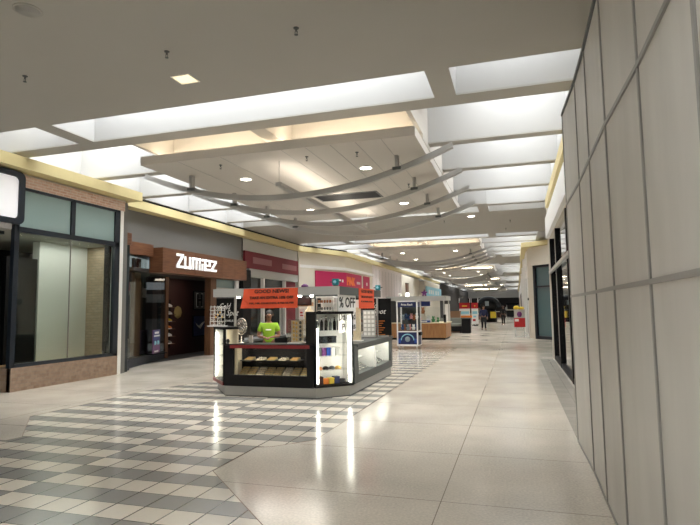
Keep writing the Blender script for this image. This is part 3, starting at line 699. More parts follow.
# ================================================================== KIOSK
G = 'jewellery kiosk'
plinth = [(-6.2,10.3),(-5.5,9.42),(-3.6,9.42),(-3.1,9.93),(-3.07,13.3),(-6.2,13.3)]
inner = [(-5.7,10.5),(-5.2,9.95),(-3.95,9.95),(-3.65,10.3),(-3.65,12.75),(-5.7,12.75)]
t = T('kiosk_plinth', 'low grey laminate plinth under the jewellery kiosk', 'plinth', (-4.65,11.4,0))
n_ = len(plinth)
bmb = MB(); bmb.add([(x,y,0) for x,y in plinth]+[(x,y,0.2) for x,y in plinth]+[(x,y,0) for x,y in inner]+[(x,y,0.2) for x,y in inner],
    [f_ for i in range(n_) for j in [(i+1) % n_] for f_ in ((i,j,n_+j,n_+i),(2*n_+i,3*n_+i,3*n_+j,2*n_+j),(n_+i,n_+j,3*n_+j,3*n_+i),(i,2*n_+i,2*n_+j,j))])
bmb.build('plinth_body', 'greylam', t)
f = MB()
for i in range(n_-1): f.slab(plinth[i], plinth[i+1], 0.0, 0.015, -0.004)
f.build('plinth_edge', 'dkgrey', t)

# front case
t = T('display_case', 'long black front case of the kiosk with red edge and gold trays', 'display case', (-4.6,9.6,0.2))
fp = [(-5.48,9.35),(-3.62,9.35),(-3.94,9.67),(-3.94,9.9),(-5.2,9.9),(-5.2,9.64)]
MB().prism(fp, 0.2, 0.40).build('base', 'black', t)
f = MB(); f.box(-5.48,-5.31,9.35,9.40,0.40,0.98); f.box(-3.76,-3.62,9.35,9.40,0.40,0.98); f.box(-5.31,-3.76,9.35,9.40,0.40,0.412); f.box(-5.2,-3.94,9.88,9.9,0.4,0.98); f.prism([(-5.48,9.35),(-5.2,9.64),(-5.2,9.9),(-5.22,9.9),(-5.22,9.66)],0.4,0.98); f.prism([(-3.62,9.35),(-3.94,9.67),(-3.94,9.9),(-3.92,9.9),(-3.92,9.68)],0.4,0.98)
f.build('frame', 'black', t)
MB().prism(fp, 0.985, 1.0).build('countertop', 'black', t)
B(-5.36,-3.70,9.335,9.36,0.925,0.985).build('red_edge', 'redtrim', t)
B(-5.31,-3.76,9.36,9.366,0.412,0.925).build('glass', 'caseglass', t)
B(-5.2,-3.95,9.44,9.86,0.668,0.683).build('shelf', 'black', t)
f = MB()
for x in (-4.95,-4.65,-4.35,-4.05): f.box(x-0.13,x+0.13,9.40,9.47,0.945,0.965)
f.build('lamp_strip', 'led', t)
MB().box(-5.30,-5.24,9.42,9.6,0.41,0.92).build('cream_side', 'traycream', t)
tray0 = None
def tray(x, y, z, lab, rng, hh=0.13):
    global tray0
    t = T('jewellery_tray', lab, 'jewellery tray', (x,y,z), 'jewellery trays in the front case')
    b = MB(); b.add([(x-0.072,y-0.1,z+0.002),(x+0.072,y-0.1,z+0.002),(x+0.072,y+0.1,z+hh),(x-0.072,y+0.1,z+hh),(x-0.072,y-0.1,z),(x+0.072,y-0.1,z),(x+0.072,y+0.1,z),(x-0.072,y+0.1,z)],[(0,1,2,3),(4,7,6,5),(0,4,5,1),(1,5,6,2),(2,6,7,3),(3,7,4,0)])
    b.build('pad', 'traygold' if rng else 'traycream', t)
    g = MB()
    for i in range(4):
        for j in range(4):
            px = x-0.06+0.04*i; v = 0.12+0.24*j; c = (px, y-0.1+0.2*v, z+0.012+(hh-0.002)*v)
            g.lathe([(0.013,-0.004),(0.018,0.0),(0.013,0.006)], c, 8)
    g.build('jewellery', 'gold' if rng else 'silver', t)
for i in range(8): tray(-5.13+0.183*i, 9.52, 0.413, f'cream tray of gold jewellery, {ORD[i]} from left on the front case floor', i % 3 != 2)
for i in range(5): tray(-5.05+0.24*i, 9.58, 0.684, f'cream tray of jewellery, {ORD[i]} from left on the front case shelf', i % 2 == 0, 0.045)

# right corner tower case
t = T('display_case', 'tall corner tower case with white interior and bright light strips', 'display case', (-3.4,9.8,0.2))
q1, q2, q3, q4 = Vector((-3.58,9.36,0)), Vector((-3.02,9.91,0)), Vector((-3.34,10.23,0)), Vector((-3.90,9.68,0))
fr = (q2-q1).normalized(); inn = (q4-q1).normalized()
def qp(u, v): p = q1+fr*u+inn*v; return (p.x, p.y)
W = (q2-q1).length; D = (q4-q1).length
def qbox(mb, u0, u1, v0, v1, z0, z1): return mb.prism([qp(u0,v0),qp(u1,v0),qp(u1,v1),qp(u0,v1)], z0, z1)
qbox(MB(),0,W,0,D,0.2,0.24).build('base','black',t); qbox(MB(),-0.01,W+0.01,-0.01,D,1.56,1.61).build('top','black',t)
qbox(MB(),0,0.02,0,0.03,0.24,1.56).build('corner_post','black',t); qbox(MB(),W-0.02,W,0,0.03,0.24,1.56).build('corner_post','black',t)
qbox(MB(),0,W,D-0.02,D,0.24,1.56).build('back','white',t)
f = MB(); qbox(f,0,0.015,0.03,D,0.24,1.56); qbox(f,W-0.015,W,0.03,D,0.24,1.56); f.build('side','white',t)
f = MB(); qbox(f,-0.004,0,0,D,0.24,1.56); f.build('outer_panel','black',t)
for u in (0.035, W-0.085): qbox(MB(),u,u+0.035,0.03,0.055,0.27,1.30 if u < 0.1 else 1.52).build('lamp_strip','led',t)
qbox(MB(),0.02,W-0.02,0.012,0.018,0.24,1.56).build('glass','caseglass',t)
SH = (0.50,0.76,1.0,1.24)
for z in SH: qbox(MB(),0.02,W-0.02,0.06,D-0.02,z,z+0.008).build('shelf','caseglass',t)
f = MB(); qbox(f,W-0.012,W-0.004,-0.02,0,0.5,0.53); qbox(f,W-0.012,W-0.004,-0.02,0,1.12,1.16); f.build('lock','dkgrey',t)
gi = 'goods in the corner tower case'
LV = ['bottom','second','third','fourth','top']
def bottle(u, v, z, h, r, m_, cap, lab):
    x, y = qp(u, v); t = T('bottle', lab, 'bottle', (x,y,z), gi)
    MB().lathe([(r,0),(r,h*0.62),(r*0.45,h*0.75),(r*0.45,h*0.85)], (x,y,z), 12).build('bottle_body', m_, t); MB().lathe([(r*0.5,h*0.85),(r*0.5,h)], (x,y,z), 10).build('cap', cap, t)
def carton(u, v, z, w_, d_, h, m_, lab):
    t = T('gift_box', lab, 'box', (*qp(u,v),z), gi)
    qbox(MB(),u-w_/2,u+w_/2,v-d_/2,v+d_/2,z,z+h*0.8).build('box_body', m_, t); qbox(MB(),u-w_/2-0.004,u+w_/2+0.004,v-d_/2-0.004,v+d_/2+0.004,z+h*0.8,z+h).build('lid', m_, t)
def cap_(u, v, z, r, m_, lab):
    x, y = qp(u,v); t = T('cap', lab, 'cap', (x,y,z), gi)
    MB().lathe([(r,0),(r*0.97,r*0.5),(r*0.7,r*0.85),(0.01,r)], (x,y,z), 14).build('crown', m_, t)
    p = Vector((x,y,z))-inn*r*0.9; MB().ball((p.x,p.y,z+0.01), r*0.7, r*0.7, 0.012).build('brim', m_, t)
for i in range(6): bottle(0.15+0.09*i, 0.25, 1.249, 0.22+0.03*(i%3), 0.032, 'blackmatte' if i%3 else 'dkgrey', 'silver', f'dark bottle, {ORD[i]} from left on the tower case top shelf')
for i in range(4): carton(0.17+0.10*i, 0.24, 1.009, 0.085, 0.12, 0.13, 'navyblack' if i%2 else 'black', f'black watch box, {ORD[i]} from left on the tower case fourth shelf')
for i, (m_, nm) in enumerate((('dkgrey','dark grey'),('rug','purple'),('blue','blue'),('white','white'),('greylam','pale grey'))): carton(0.17+0.095*i, 0.25, 0.769, 0.08, 0.1, 0.15, m_, f'{nm} box on the third shelf of the corner tower case')
for i, (m_, nm) in enumerate((('brownplush','brown'),('black','black'),('dkgrey','dark grey'),('gold','gold'))): cap_(0.17+0.13*i, 0.22, 0.509, 0.062, m_, f'{nm} cap on the second shelf of the corner tower case')
for i, (m_, nm, h) in enumerate((('darkred','dark red',0.14),('orng','orange',0.10),('yel','yellow',0.11),('navy','navy blue',0.13),('black','black',0.08))): carton(0.16+0.115*i, 0.2, 0.241, 0.10, 0.12, h, m_, f'{nm} box on the floor of the corner tower case')

# left corner tower case
t = T('display_case', 'narrow lit corner case at the left end of the kiosk front', 'display case', (-5.85,9.8,0.2))
p1, p2 = Vector((-6.17,10.08,0)), Vector((-5.52,9.37,0))
fl = (p2-p1).normalized(); il = Vector((-fl.y, fl.x, 0)); WL = (p2-p1).length; DL = 0.3
def lp(u, v): p = p1+fl*u+il*v; return (p.x, p.y)
def lbox(mb,u0,u1,v0,v1,z0,z1): return mb.prism([lp(u0,v0),lp(u1,v0),lp(u1,v1),lp(u0,v1)], z0, z1)
lbox(MB(),0,WL,0,DL,0.2,0.26).build('base','black',t); lbox(MB(),-0.01,WL,-0.01,DL,1.28,1.33).build('top','black',t)
lbox(MB(),0.0,WL,-0.012,0.0,0.2,0.27).build('red_edge','redtrim',t)
lbox(MB(),WL-0.05,WL,0,0.05,0.26,1.28).build('corner_post','black',t); lbox(MB(),0,0.02,0,0.03,0.26,1.28).build('corner_post','black',t)
lbox(MB(),0,WL,DL-0.02,DL,0.26,1.28).build('back','traycream',t); lbox(MB(),0,0.015,0.03,DL,0.26,1.28).build('side','white',t)
lbox(MB(),0.03,0.07,0.03,0.05,0.3,1.2).build('lamp_strip','led',t); lbox(MB(),0.02,WL-0.05,0.01,0.016,0.26,1.28).build('glass','caseglass',t)
for z in (0.5,0.72,0.95): lbox(MB(),0.02,WL-0.05,0.05,DL-0.02,z,z+0.008).build('shelf','caseglass',t)
lv = ['floor','lower shelf','middle shelf','upper shelf']
for i, z in enumerate((0.261,0.509,0.729,0.959)):
    for j, u in enumerate((0.3,0.62)):
        x, y = lp(u,0.16); tt = T('figurine', f'{"left" if j==0 else "right"} dark trinket on the {lv[i]} of the left corner case', 'ornament', (x,y,z), 'trinkets in the left corner case')
        MB().lathe([(0.05,0),(0.05,0.015),(0.02,0.03)],(x,y,z),12).build('stand','dkgrey',tt); MB().ball((x,y,z+0.075),0.035,0.035,0.05).build('ornament_body',['dkgrey','silver','teal','greyplush'][(i+j)%4],tt)

# right side case
t = T('display_case', 'dark grey side case with two lit windows of white trays', 'display case', (-3.3,11.7,0.2))
B(-3.62,-3.04,10.25,13.35,0.2,0.36).build('base','dkgrey',t)
B(-3.64,-3.02,10.22,13.4,0.90,0.96).build('countertop','dkgrey',t)
f = MB(); f.box(-3.09,-3.04,10.05,10.3,0.2,0.93); f.box(-3.09,-3.04,13.17,13.35,0.36,0.93); f.box(-3.09,-3.04,10.3,13.2,0.84,0.91); f.build('frame','dkgrey',t)
B(-3.09,-3.05,11.68,11.76,0.36,0.85).build('mullion','white',t)
f = MB(); f.box(-3.62,-3.58,10.25,13.35,0.36,0.9); f.box(-3.6,-3.09,11.70,11.74,0.36,0.9); f.box(-3.6,-3.09,13.18,13.22,0.36,0.9); f.box(-3.6,-3.09,10.27,10.3,0.36,0.9); f.build('back','white',t)
B(-3.075,-3.07,10.3,13.17,0.36,0.84).build('glass','caseglass',t)
f = MB(); f.box(-3.2,-3.11,10.4,11.6,0.85,0.875); f.box(-3.2,-3.11,11.85,13.1,0.85,0.875); f.build('lamp_strip','led',t)
for (y0,y1) in ((10.35,11.65),(11.8,13.12)): B(-3.55,-3.25,y0,y1,0.60,0.608).build('shelf','caseglass',t)
def wtray(y, z, lab):
    t = T('ring_tray', lab, 'ring tray', (-3.3,y,z), 'ring trays in the side case')
    b = MB(); b.add([(-3.15,y-0.13,z+0.002),(-3.15,y+0.13,z+0.002),(-3.4,y+0.13,z+0.13),(-3.4,y-0.13,z+0.13),(-3.15,y-0.13,z),(-3.15,y+0.13,z),(-3.4,y+0.13,z),(-3.4,y-0.13,z)],[(0,1,2,3),(4,7,6,5),(0,4,5,1),(1,5,6,2),(2,6,7,3),(3,7,4,0)]); b.build('pad','dkgrey',t)
    g = MB()
    for i in range(4):
        for j in range(4):
            v = 0.15+0.22*j; g.lathe([(0.012,-0.003),(0.018,0.0),(0.012,0.008)],(-3.15-0.25*v,y-0.09+0.06*i,z+0.012+0.128*v),8)
    g.build('rings','silver',t)
WN = 'nearer', 'farther'
for a_, y0 in enumerate((10.55,11.98)):
    for j in range(4): wtray(y0+0.29*j, 0.361, f'sloped ring tray, {ORD[j]} from near end on the floor of the {WN[a_]} side window')
    for j in range(2):
        y = y0+0.15+0.55*j; tt = tag(MB().box(-3.5,-3.28,y-0.17,y+0.17,0.609,0.635).build('price_pad','white'), f'white display pad on the shelf of the {WN[a_]} side window, {"near" if j==0 else "far"} one','display pad','white pads in the side case')

# back and left counters, inner cabinet
t = T('counter', 'plain black counter along the left side of the kiosk', 'counter', (-5.95,11.8,0.2))
B(-6.2,-5.75,10.4,13.3,0.2,0.95).build('counter_body','black',t); B(-6.22,-5.72,10.4,13.32,0.95,1.0).build('countertop','dkgrey',t)
t = T('counter', 'plain black counter along the rear of the kiosk', 'counter', (-4.7,13.0,0.2))
B(-5.7,-3.68,12.8,13.3,0.2,0.95).build('counter_body','black',t); B(-5.7,-3.68,12.78,13.32,0.95,1.0).build('countertop','greylam',t)
t = T('cabinet', 'low black work cabinet behind the kiosk front case', 'cabinet', (-4.1,10.25,0))
B(-4.5,-3.72,10.32,10.75,0,0.93).build('cabinet_body','black',t); B(-4.52,-3.70,10.30,10.77,0.93,0.96).build('countertop','dkgrey',t)

# header frame and posts
t = T('kiosk_header', 'grey header frame on thin posts over the jewellery kiosk', 'canopy', (-4.6,11.3,0.96))
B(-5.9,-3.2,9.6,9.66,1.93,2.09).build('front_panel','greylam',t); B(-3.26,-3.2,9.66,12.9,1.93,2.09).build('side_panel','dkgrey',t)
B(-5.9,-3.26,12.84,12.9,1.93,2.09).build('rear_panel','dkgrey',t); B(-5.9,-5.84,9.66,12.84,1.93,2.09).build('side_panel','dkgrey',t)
for (x,y,z) in ((-3.27,10.30,0.96),(-3.27,12.8,0.96),(-5.87,12.8,1.0),(-5.87,10.45,1.0)): B(x-0.02,x+0.02,y-0.02,y+0.02,z,1.93).build('post','alu',t)
B(-4.40,-3.98,10.2,10.3,1.72,1.80).build('wooden_rail','oak',t); B(-4.35,-4.29,9.66,10.2,1.74,1.93).build('rail_bracket','dkgrey',t)
for x in (-4.05,-3.80,-4.9,-5.4):
    MB().lathe([(0.035,0.0),(0.035,0.04),(0.012,0.05)],(x,9.74,1.90),14).build('spotlight','lamp',t); B(x-0.01,x+0.01,9.66,9.75,1.945,1.96).build('spot_bracket','dkgrey',t)
for i,(x,y,l) in enumerate(((-3.27,9.64,'front'),(-3.25,12.83,'rear'))):
    t = T('teal_camera', f'teal box-shaped gadget on the {l} right corner of the kiosk header', 'gadget', (x,y,2.09))
    B(x-0.06,x+0.06,y-0.05,y+0.05,2.11,2.23).build('gadget_body','teal',t,0.012); MB().lathe([(0.03,0),(0.03,-0.015)],(x,y-0.05,2.17),12,'Y').build('eye','ltblue',t); MB().lathe([(0.05,0),(0.05,0.02)],(x,y,2.09),12).build('foot','dkgrey',t)
    B(x-0.11,x-0.06,y-0.01,y+0.01,2.16,2.18).build('arm','dkgrey',t); B(x+0.06,x+0.11,y-0.01,y+0.01,2.16,2.18).build('arm','dkgrey',t)
# small dark dome on header
t = tag(MB().lathe([(0.07,0),(0.065,0.03),(0.03,0.055),(0.005,0.06)],(-3.9,9.63,2.09),14).build('dome_camera','rug'),'small dark dome on top of the kiosk front header','camera')
# banners
t = T('banner', 'orange GOOD NEWS banner hung across the kiosk front header', 'banner', (-4.6,9.56,1.7))
MB().add([(-5.20,9.598,2.08),(-4.03,9.598,2.08),(-4.03,9.57,1.69),(-5.23,9.57,1.69),(-5.20,9.594,2.08),(-4.03,9.594,2.08),(-4.03,9.566,1.69),(-5.23,9.566,1.69)],[(0,3,2,1),(4,5,6,7),(0,1,5,4),(1,2,6,5),(2,3,7,6),(3,0,4,7)]).build('banner_sheet','orange',t)
MB().add([(-5.21,9.582,1.93),(-5.07,9.55,1.72),(-5.24,9.53,1.69),(-5.21,9.578,1.93),(-5.07,9.545,1.72),(-5.24,9.525,1.69)],[(0,1,2),(3,5,4),(0,3,4,1),(1,4,5,2),(2,5,3,0)]).build('folded_corner','orange',t)
R_, U_ = (1,0,0), (0,0.072,1)
text('heading','GOOD NEWS!',(-4.96,9.586,1.985),R_,U_,0.74,0.075,'txtblk',t,0.004,0.035)
text('second_line','TAKE AN EXTRA 10% OFF',(-5.06,9.577,1.87),R_,U_,0.94,0.055,'txtblk',t,0.004,0.03)
text('third_line','10K, 14K, DIAMONDS, & 925 SILVER',(-5.06,9.569,1.765),R_,U_,0.96,0.042,'txtblk',t,0.004,0.03)
t = T('banner', 'orange banner hung on the right side of the kiosk header', 'banner', (-3.18,11.6,1.66))
B(-3.2,-3.19,10.95,12.2,1.66,2.10).build('banner_sheet','orange',t)
for (s_,z,h) in (('GOOD NEWS!',2.0,0.07),('TAKE AN EXTRA 10% OFF',1.89,0.05),('10K, 14K, DIAMONDS, & 925 SILVER',1.79,0.04)): text('banner_line',s_,(-3.189,11.1,z),(0,1,0),(0,0,1),0.95,h,'txtblk',t,0.003,0.03)
# OFF sign
t = T('sale_sign', 'white board with bold black OFF lettering under the side header', 'sign', (-3.24,10.3,1.2))
B(-3.25,-3.24,9.68,10.85,1.20,1.93).build('board','white',t)
text('heading','% OFF',(-3.239,9.74,1.68),(0,1,0),(0,0,1),1.05,0.21,'txtblk',t,0.004,0.02)
text('second_line','Diamond',(-3.239,9.72,1.43),(0,1,0),(0,0,1),1.08,0.15,'txtblk',t,0.004,0.01); text('third_line','Pieces',(-3.239,9.9,1.24),(0,1,0),(0,0,1),0.9,0.13,'txtblk',t,0.004,0.01)
# black shop boards
def board(label, x0, x1, y, z0, z1, menu):
    t = T('shop_board', label, 'sign', ((x0+x1)/2,y,z0)); w_ = x1-x0
    B(x0,x1,y,y+0.04,z0,z1).build('board','black',t)
    text('script','Gold',(x0+w_*0.12,y-0.001,z1-0.24),(1,0,0),(0,0,1),w_*0.42,0.14,'txtwht',t,0.004,0.0,0.4); text('script','Spot',(x0+w_*0.38,y-0.001,z1-0.42),(1,0,0),(0,0,1),w_*0.45,0.17,'txtwht',t,0.004,0.0,0.4)
    if menu:
        f = MB()
        for i in range(7): f.box(x0+w_*0.25,x0+w_*(0.78-0.06*(i%3)),y-0.004,y,z1-0.56-0.055*i,z1-0.545-0.055*i)
        f.build('menu_line','orng',t)
    else: text('small_caps','JEWELRY',(x0+w_*0.3,y-0.001,z1-0.53),(1,0,0),(0,0,1),w_*0.4,0.06,'txtwht',t,0.004)
    for x in (x0+0.05,x1-0.05): B(x-0.02,x+0.02,y+0.04,y+0.07,z0-0.04 if menu else z0,z1).build('upright','dkgrey',t)
board('black board with white script and orange menu lines at kiosk rear right', -3.66, -2.94, 12.86, 1.0, 1.90, True)
board('black board with white script behind the kiosk left corner', -6.44, -5.76, 10.62, 1.0, 1.92, False)
# counter-top displays
t = T('earring_stand', 'white lattice stand of silver earrings on the left corner case', 'display stand', (-5.9,9.85,1.33))
f = MB(); cx, cy = -5.93, 9.86
for i in range(6): f.tube([(cx-0.2,cy,1.36+0.075*i),(cx+0.16,cy-0.02,1.36+0.075*i)],0.006,6)
for i in range(5): f.tube([(cx-0.2+0.09*i,cy-0.005*i,1.33),(cx-0.18+0.085*i,cy-0.005*i,1.76)],0.006,6)
f.build('lattice','white',t); B(cx-0.22,cx+0.18,cy-0.08,cy+0.06,1.33,1.345).build('base','white',t)
f = MB()
random.seed(3)
for i in range(26): f.ball((cx-0.19+random.random()*0.34,cy-0.02,1.38+random.random()*0.36),0.018,0.01,0.022,8,6)
f.build('earrings','silver',t)
f = MB()
for i in range(4): f.ball((cx-0.05+0.05*i,cy-0.025,1.52+0.05*(i%3)),0.02,0.01,0.018,8,6)
f.build('gold_earrings','gold',t)
t = T('jewellery_stand', 'silver oval spoked display wheel on the kiosk front counter', 'display stand', (-5.33,9.7,1.0))
c = Vector((-5.31,9.7,1.33)); f = MB(); ring = [(c.x+0.115*math.cos(a),c.y,c.z+0.16*math.sin(a)) for a in [2*PI*i/24 for i in range(25)]]
f.tube(ring,0.014,8); f.build('rim','silver',t)
f = MB()
for a in range(8): f.tube([c,(c.x+0.11*math.cos(a*PI/4),c.y,c.z+0.155*math.sin(a*PI/4))],0.008,6)
f.build('spokes','silver',t)
f = MB()
for a in range(8):
    aa = a*PI/4+PI/8; f.ball((c.x+0.075*math.cos(aa),c.y-0.005,c.z+0.105*math.sin(aa)),0.024,0.008,0.03,8,6)
f.build('charms','silver',t); MB().lathe([(0.075,0),(0.07,0.012),(0.015,0.02),(0.012,0.18)],(c.x,c.y,1.0),16).build('stem','silver',t)
t = T('acrylic_box', 'small clear box of white cards at the left end of kiosk front', 'box', (-5.62,9.95,1.33))
t.location = (-5.55,9.80,1.0)
B(-5.19,-5.10,9.74,9.86,1.0,1.18).build('clear_box','acrylic',t); B(-5.18,-5.11,9.78,9.82,1.005,1.15).build('cards','txtwht',t)
t = T('watch_case', 'clear case of gold and silver watches on kiosk front counter', 'display case', (-4.07,9.72,1.0))
B(-4.25,-3.96,9.58,9.86,1.0,1.02).build('base','white',t)
f = MB()
for (a0,a1,b0,b1) in ((-4.25,-3.96,9.58,9.585),(-4.25,-3.96,9.855,9.86),(-4.25,-4.245,9.585,9.855),(-3.965,-3.96,9.585,9.855)): f.box(a0,a1,b0,b1,1.02,1.46)
f.box(-4.25,-3.96,9.58,9.86,1.46,1.465); f.build('clear_cover','acrylic',t)
B(-4.23,-3.98,9.72,9.74,1.02,1.44).build('card','traycream',t)
f = MB(); g = MB()
for j in range(5):
    f.ball((-4.17,9.71,1.08+0.08*j),0.024,0.012,0.032,10,6); f.ball((-4.11,9.71,1.07+0.08*j),0.02,0.01,0.028,10,6); g.ball((-4.03,9.71,1.08+0.08*j),0.026,0.012,0.034,10,6)
f.build('gold_watches','gold',t); g.build('silver_watches','dkgrey',t)
t = T('price_card', 'white price card with red print on the watch case', 'card', (-4.0,9.7,1.465))
MB().add([(-4.06,9.70,1.466),(-3.96,9.70,1.466),(-3.95,9.72,1.67),(-4.05,9.72,1.67),(-4.06,9.706,1.466),(-3.96,9.706,1.466),(-3.95,9.726,1.67),(-4.05,9.726,1.67)],[(0,1,2,3),(4,7,6,5),(0,4,5,1),(1,5,6,2),(2,6,7,3),(3,7,4,0)]).build('card_sheet','white',t)
f = MB(); f.box(-4.03,-3.98,9.70,9.712,1.58,1.61); f.box(-4.03,-3.97,9.698,9.708,1.53,1.55); f.build('red_print','red',t)
t = T('monitor', 'small black screen hung under the kiosk front header', 'monitor', (-4.05,9.95,1.75))
B(-4.22,-3.90,9.95,9.99,1.74,1.92).build('screen_frame','black',t); B(-4.20,-3.92,9.946,9.95,1.76,1.90).build('screen','darkglass',t); B(-4.08,-4.04,9.99,10.2,1.80,1.83).build('bracket','dkgrey',t)
t = T('watch_tower', 'upright glass watch tower with five shelves behind corner case', 'display case', (-3.75,10.52,0.96))
f = MB()
for x in (-3.93,-3.57):
    for y in (10.34,10.64): f.box(x-0.012,x+0.012,y-0.012,y+0.012,0.96,1.9)
f.build('frame','alu',t); B(-3.94,-3.56,10.33,10.65,1.89,1.92).build('top','white',t); B(-3.94,-3.56,10.33,10.65,0.96,0.99).build('base','white',t); B(-3.92,-3.58,10.6,10.63,0.99,1.89).build('back','white',t)
for i in range(6):
    z = 1.05+0.145*i; s_ = B(-3.92,-3.58,10.36,10.6,z,z+0.01).build('shelf','white',t)
    f = MB()
    for j in range(6): f.lathe([(0.02,0),(0.026,0.03),(0.02,0.06)],(-3.90+0.06*j,10.42,z+0.01),8)
    f.build('watches',['gold','dkgrey','brownplush'][i%3],s_)
t = T('bust_stand', 'tan necklace bust stand between the price card and watch tower', 'display stand', (-3.82,9.95,0.96))
t.location = (-4.16,10.42,0.96)
f = MB(); f.lathe([(0.09,0),(0.09,0.02),(0.03,0.04),(0.03,0.3),(0.08,0.42),(0.11,0.55),(0.09,0.66),(0.035,0.72),(0.03,0.80)],(-4.14,10.45,0.96),16); f.build('bust','traycream',t)
MB().lathe([(0.075,0.66),(0.085,0.655),(0.08,0.64)],(-4.14,10.45,0.96),16).build('necklace','gold',t)
t = T('display_rack', 'grey grid rack of small cards on the side counter', 'display stand', (-3.36,12.4,0.96))
B(-3.52,-3.22,12.28,12.5,0.96,0.98).build('base','dkgrey',t); B(-3.52,-3.22,12.38,12.42,0.98,1.62).build('rack_panel','greylam',t)
f = MB()
for i in range(3):
    for j in range(6): f.box(-3.50+0.095*i,-3.43+0.095*i,12.37,12.378,1.02+0.10*j,1.09+0.10*j)
f.build('cards','txtwht',t)
t = T('display_rack', 'pale upright acrylic stand beside the white OFF board', 'display stand', (-3.36,11.2,0.96))
B(-3.5,-3.2,11.1,11.3,0.96,0.98).build('base','white',t); B(-3.46,-3.24,11.16,11.24,0.98,1.68).build('column','traycream',t); B(-3.5,-3.2,11.12,11.28,1.68,1.85).build('header_card','ltblue' if False else 'white',t)

# ================================================================== PEOPLE
def bake_skin(name, nodes, edges, m, parent, sub=2, extra=None):
    """nodes: dict key -> (pos, radius or (rx, ry)); grows one continuous surface"""
    keys = list(nodes); idx = {k_: i for i, k_ in enumerate(keys)}
    me = bpy.data.meshes.new(name+'_tmp'); me.from_pydata([nodes[k_][0] for k_ in keys], [(idx[a], idx[b]) for a, b in edges], [])
    ob = bpy.data.objects.new(name+'_tmp', me); COL.objects.link(ob)
    md = ob.modifiers.new('skin', 'SKIN'); md.use_smooth_shade = True
    for i, k_ in enumerate(keys):
        r = nodes[k_][1]; sv = me.skin_vertices[0].data[i]; sv.radius = r if isinstance(r, tuple) else (r, r); sv.use_root = (i == 0)
    sb = ob.modifiers.new('sub', 'SUBSURF'); sb.levels = sub; sb.render_levels = sub
    bpy.context.view_layer.update()
    res = bpy.data.meshes.new_from_object(ob.evaluated_get(bpy.context.evaluated_depsgraph_get()))
    bpy.data.objects.remove(ob); res.name = name
    mats = m if isinstance(m, list) else [m]
    res.materials.clear()
    for x in mats: res.materials.append(M[x])
    for p in res.polygons: p.material_index = 0; p.use_smooth = True
    if extra:
        bm = bmesh.new(); bm.from_mesh(res)
        for (c, r, mi) in extra:
            q = bmesh.ops.create_uvsphere(bm, u_segments=10, v_segments=8, radius=1.0)
            for v in q['verts']: v.co = Vector((c[0]+v.co.x*r[0], c[1]+v.co.y*r[1], c[2]+v.co.z*r[2]))
            for f_ in {f_ for v in q['verts'] for f_ in v.link_faces}: f_.material_index = mi; f_.smooth = True
        bm.to_mesh(res); bm.free()
    o = bpy.data.objects.new(name, res); COL.objects.link(o); o.parent = parent
    return o
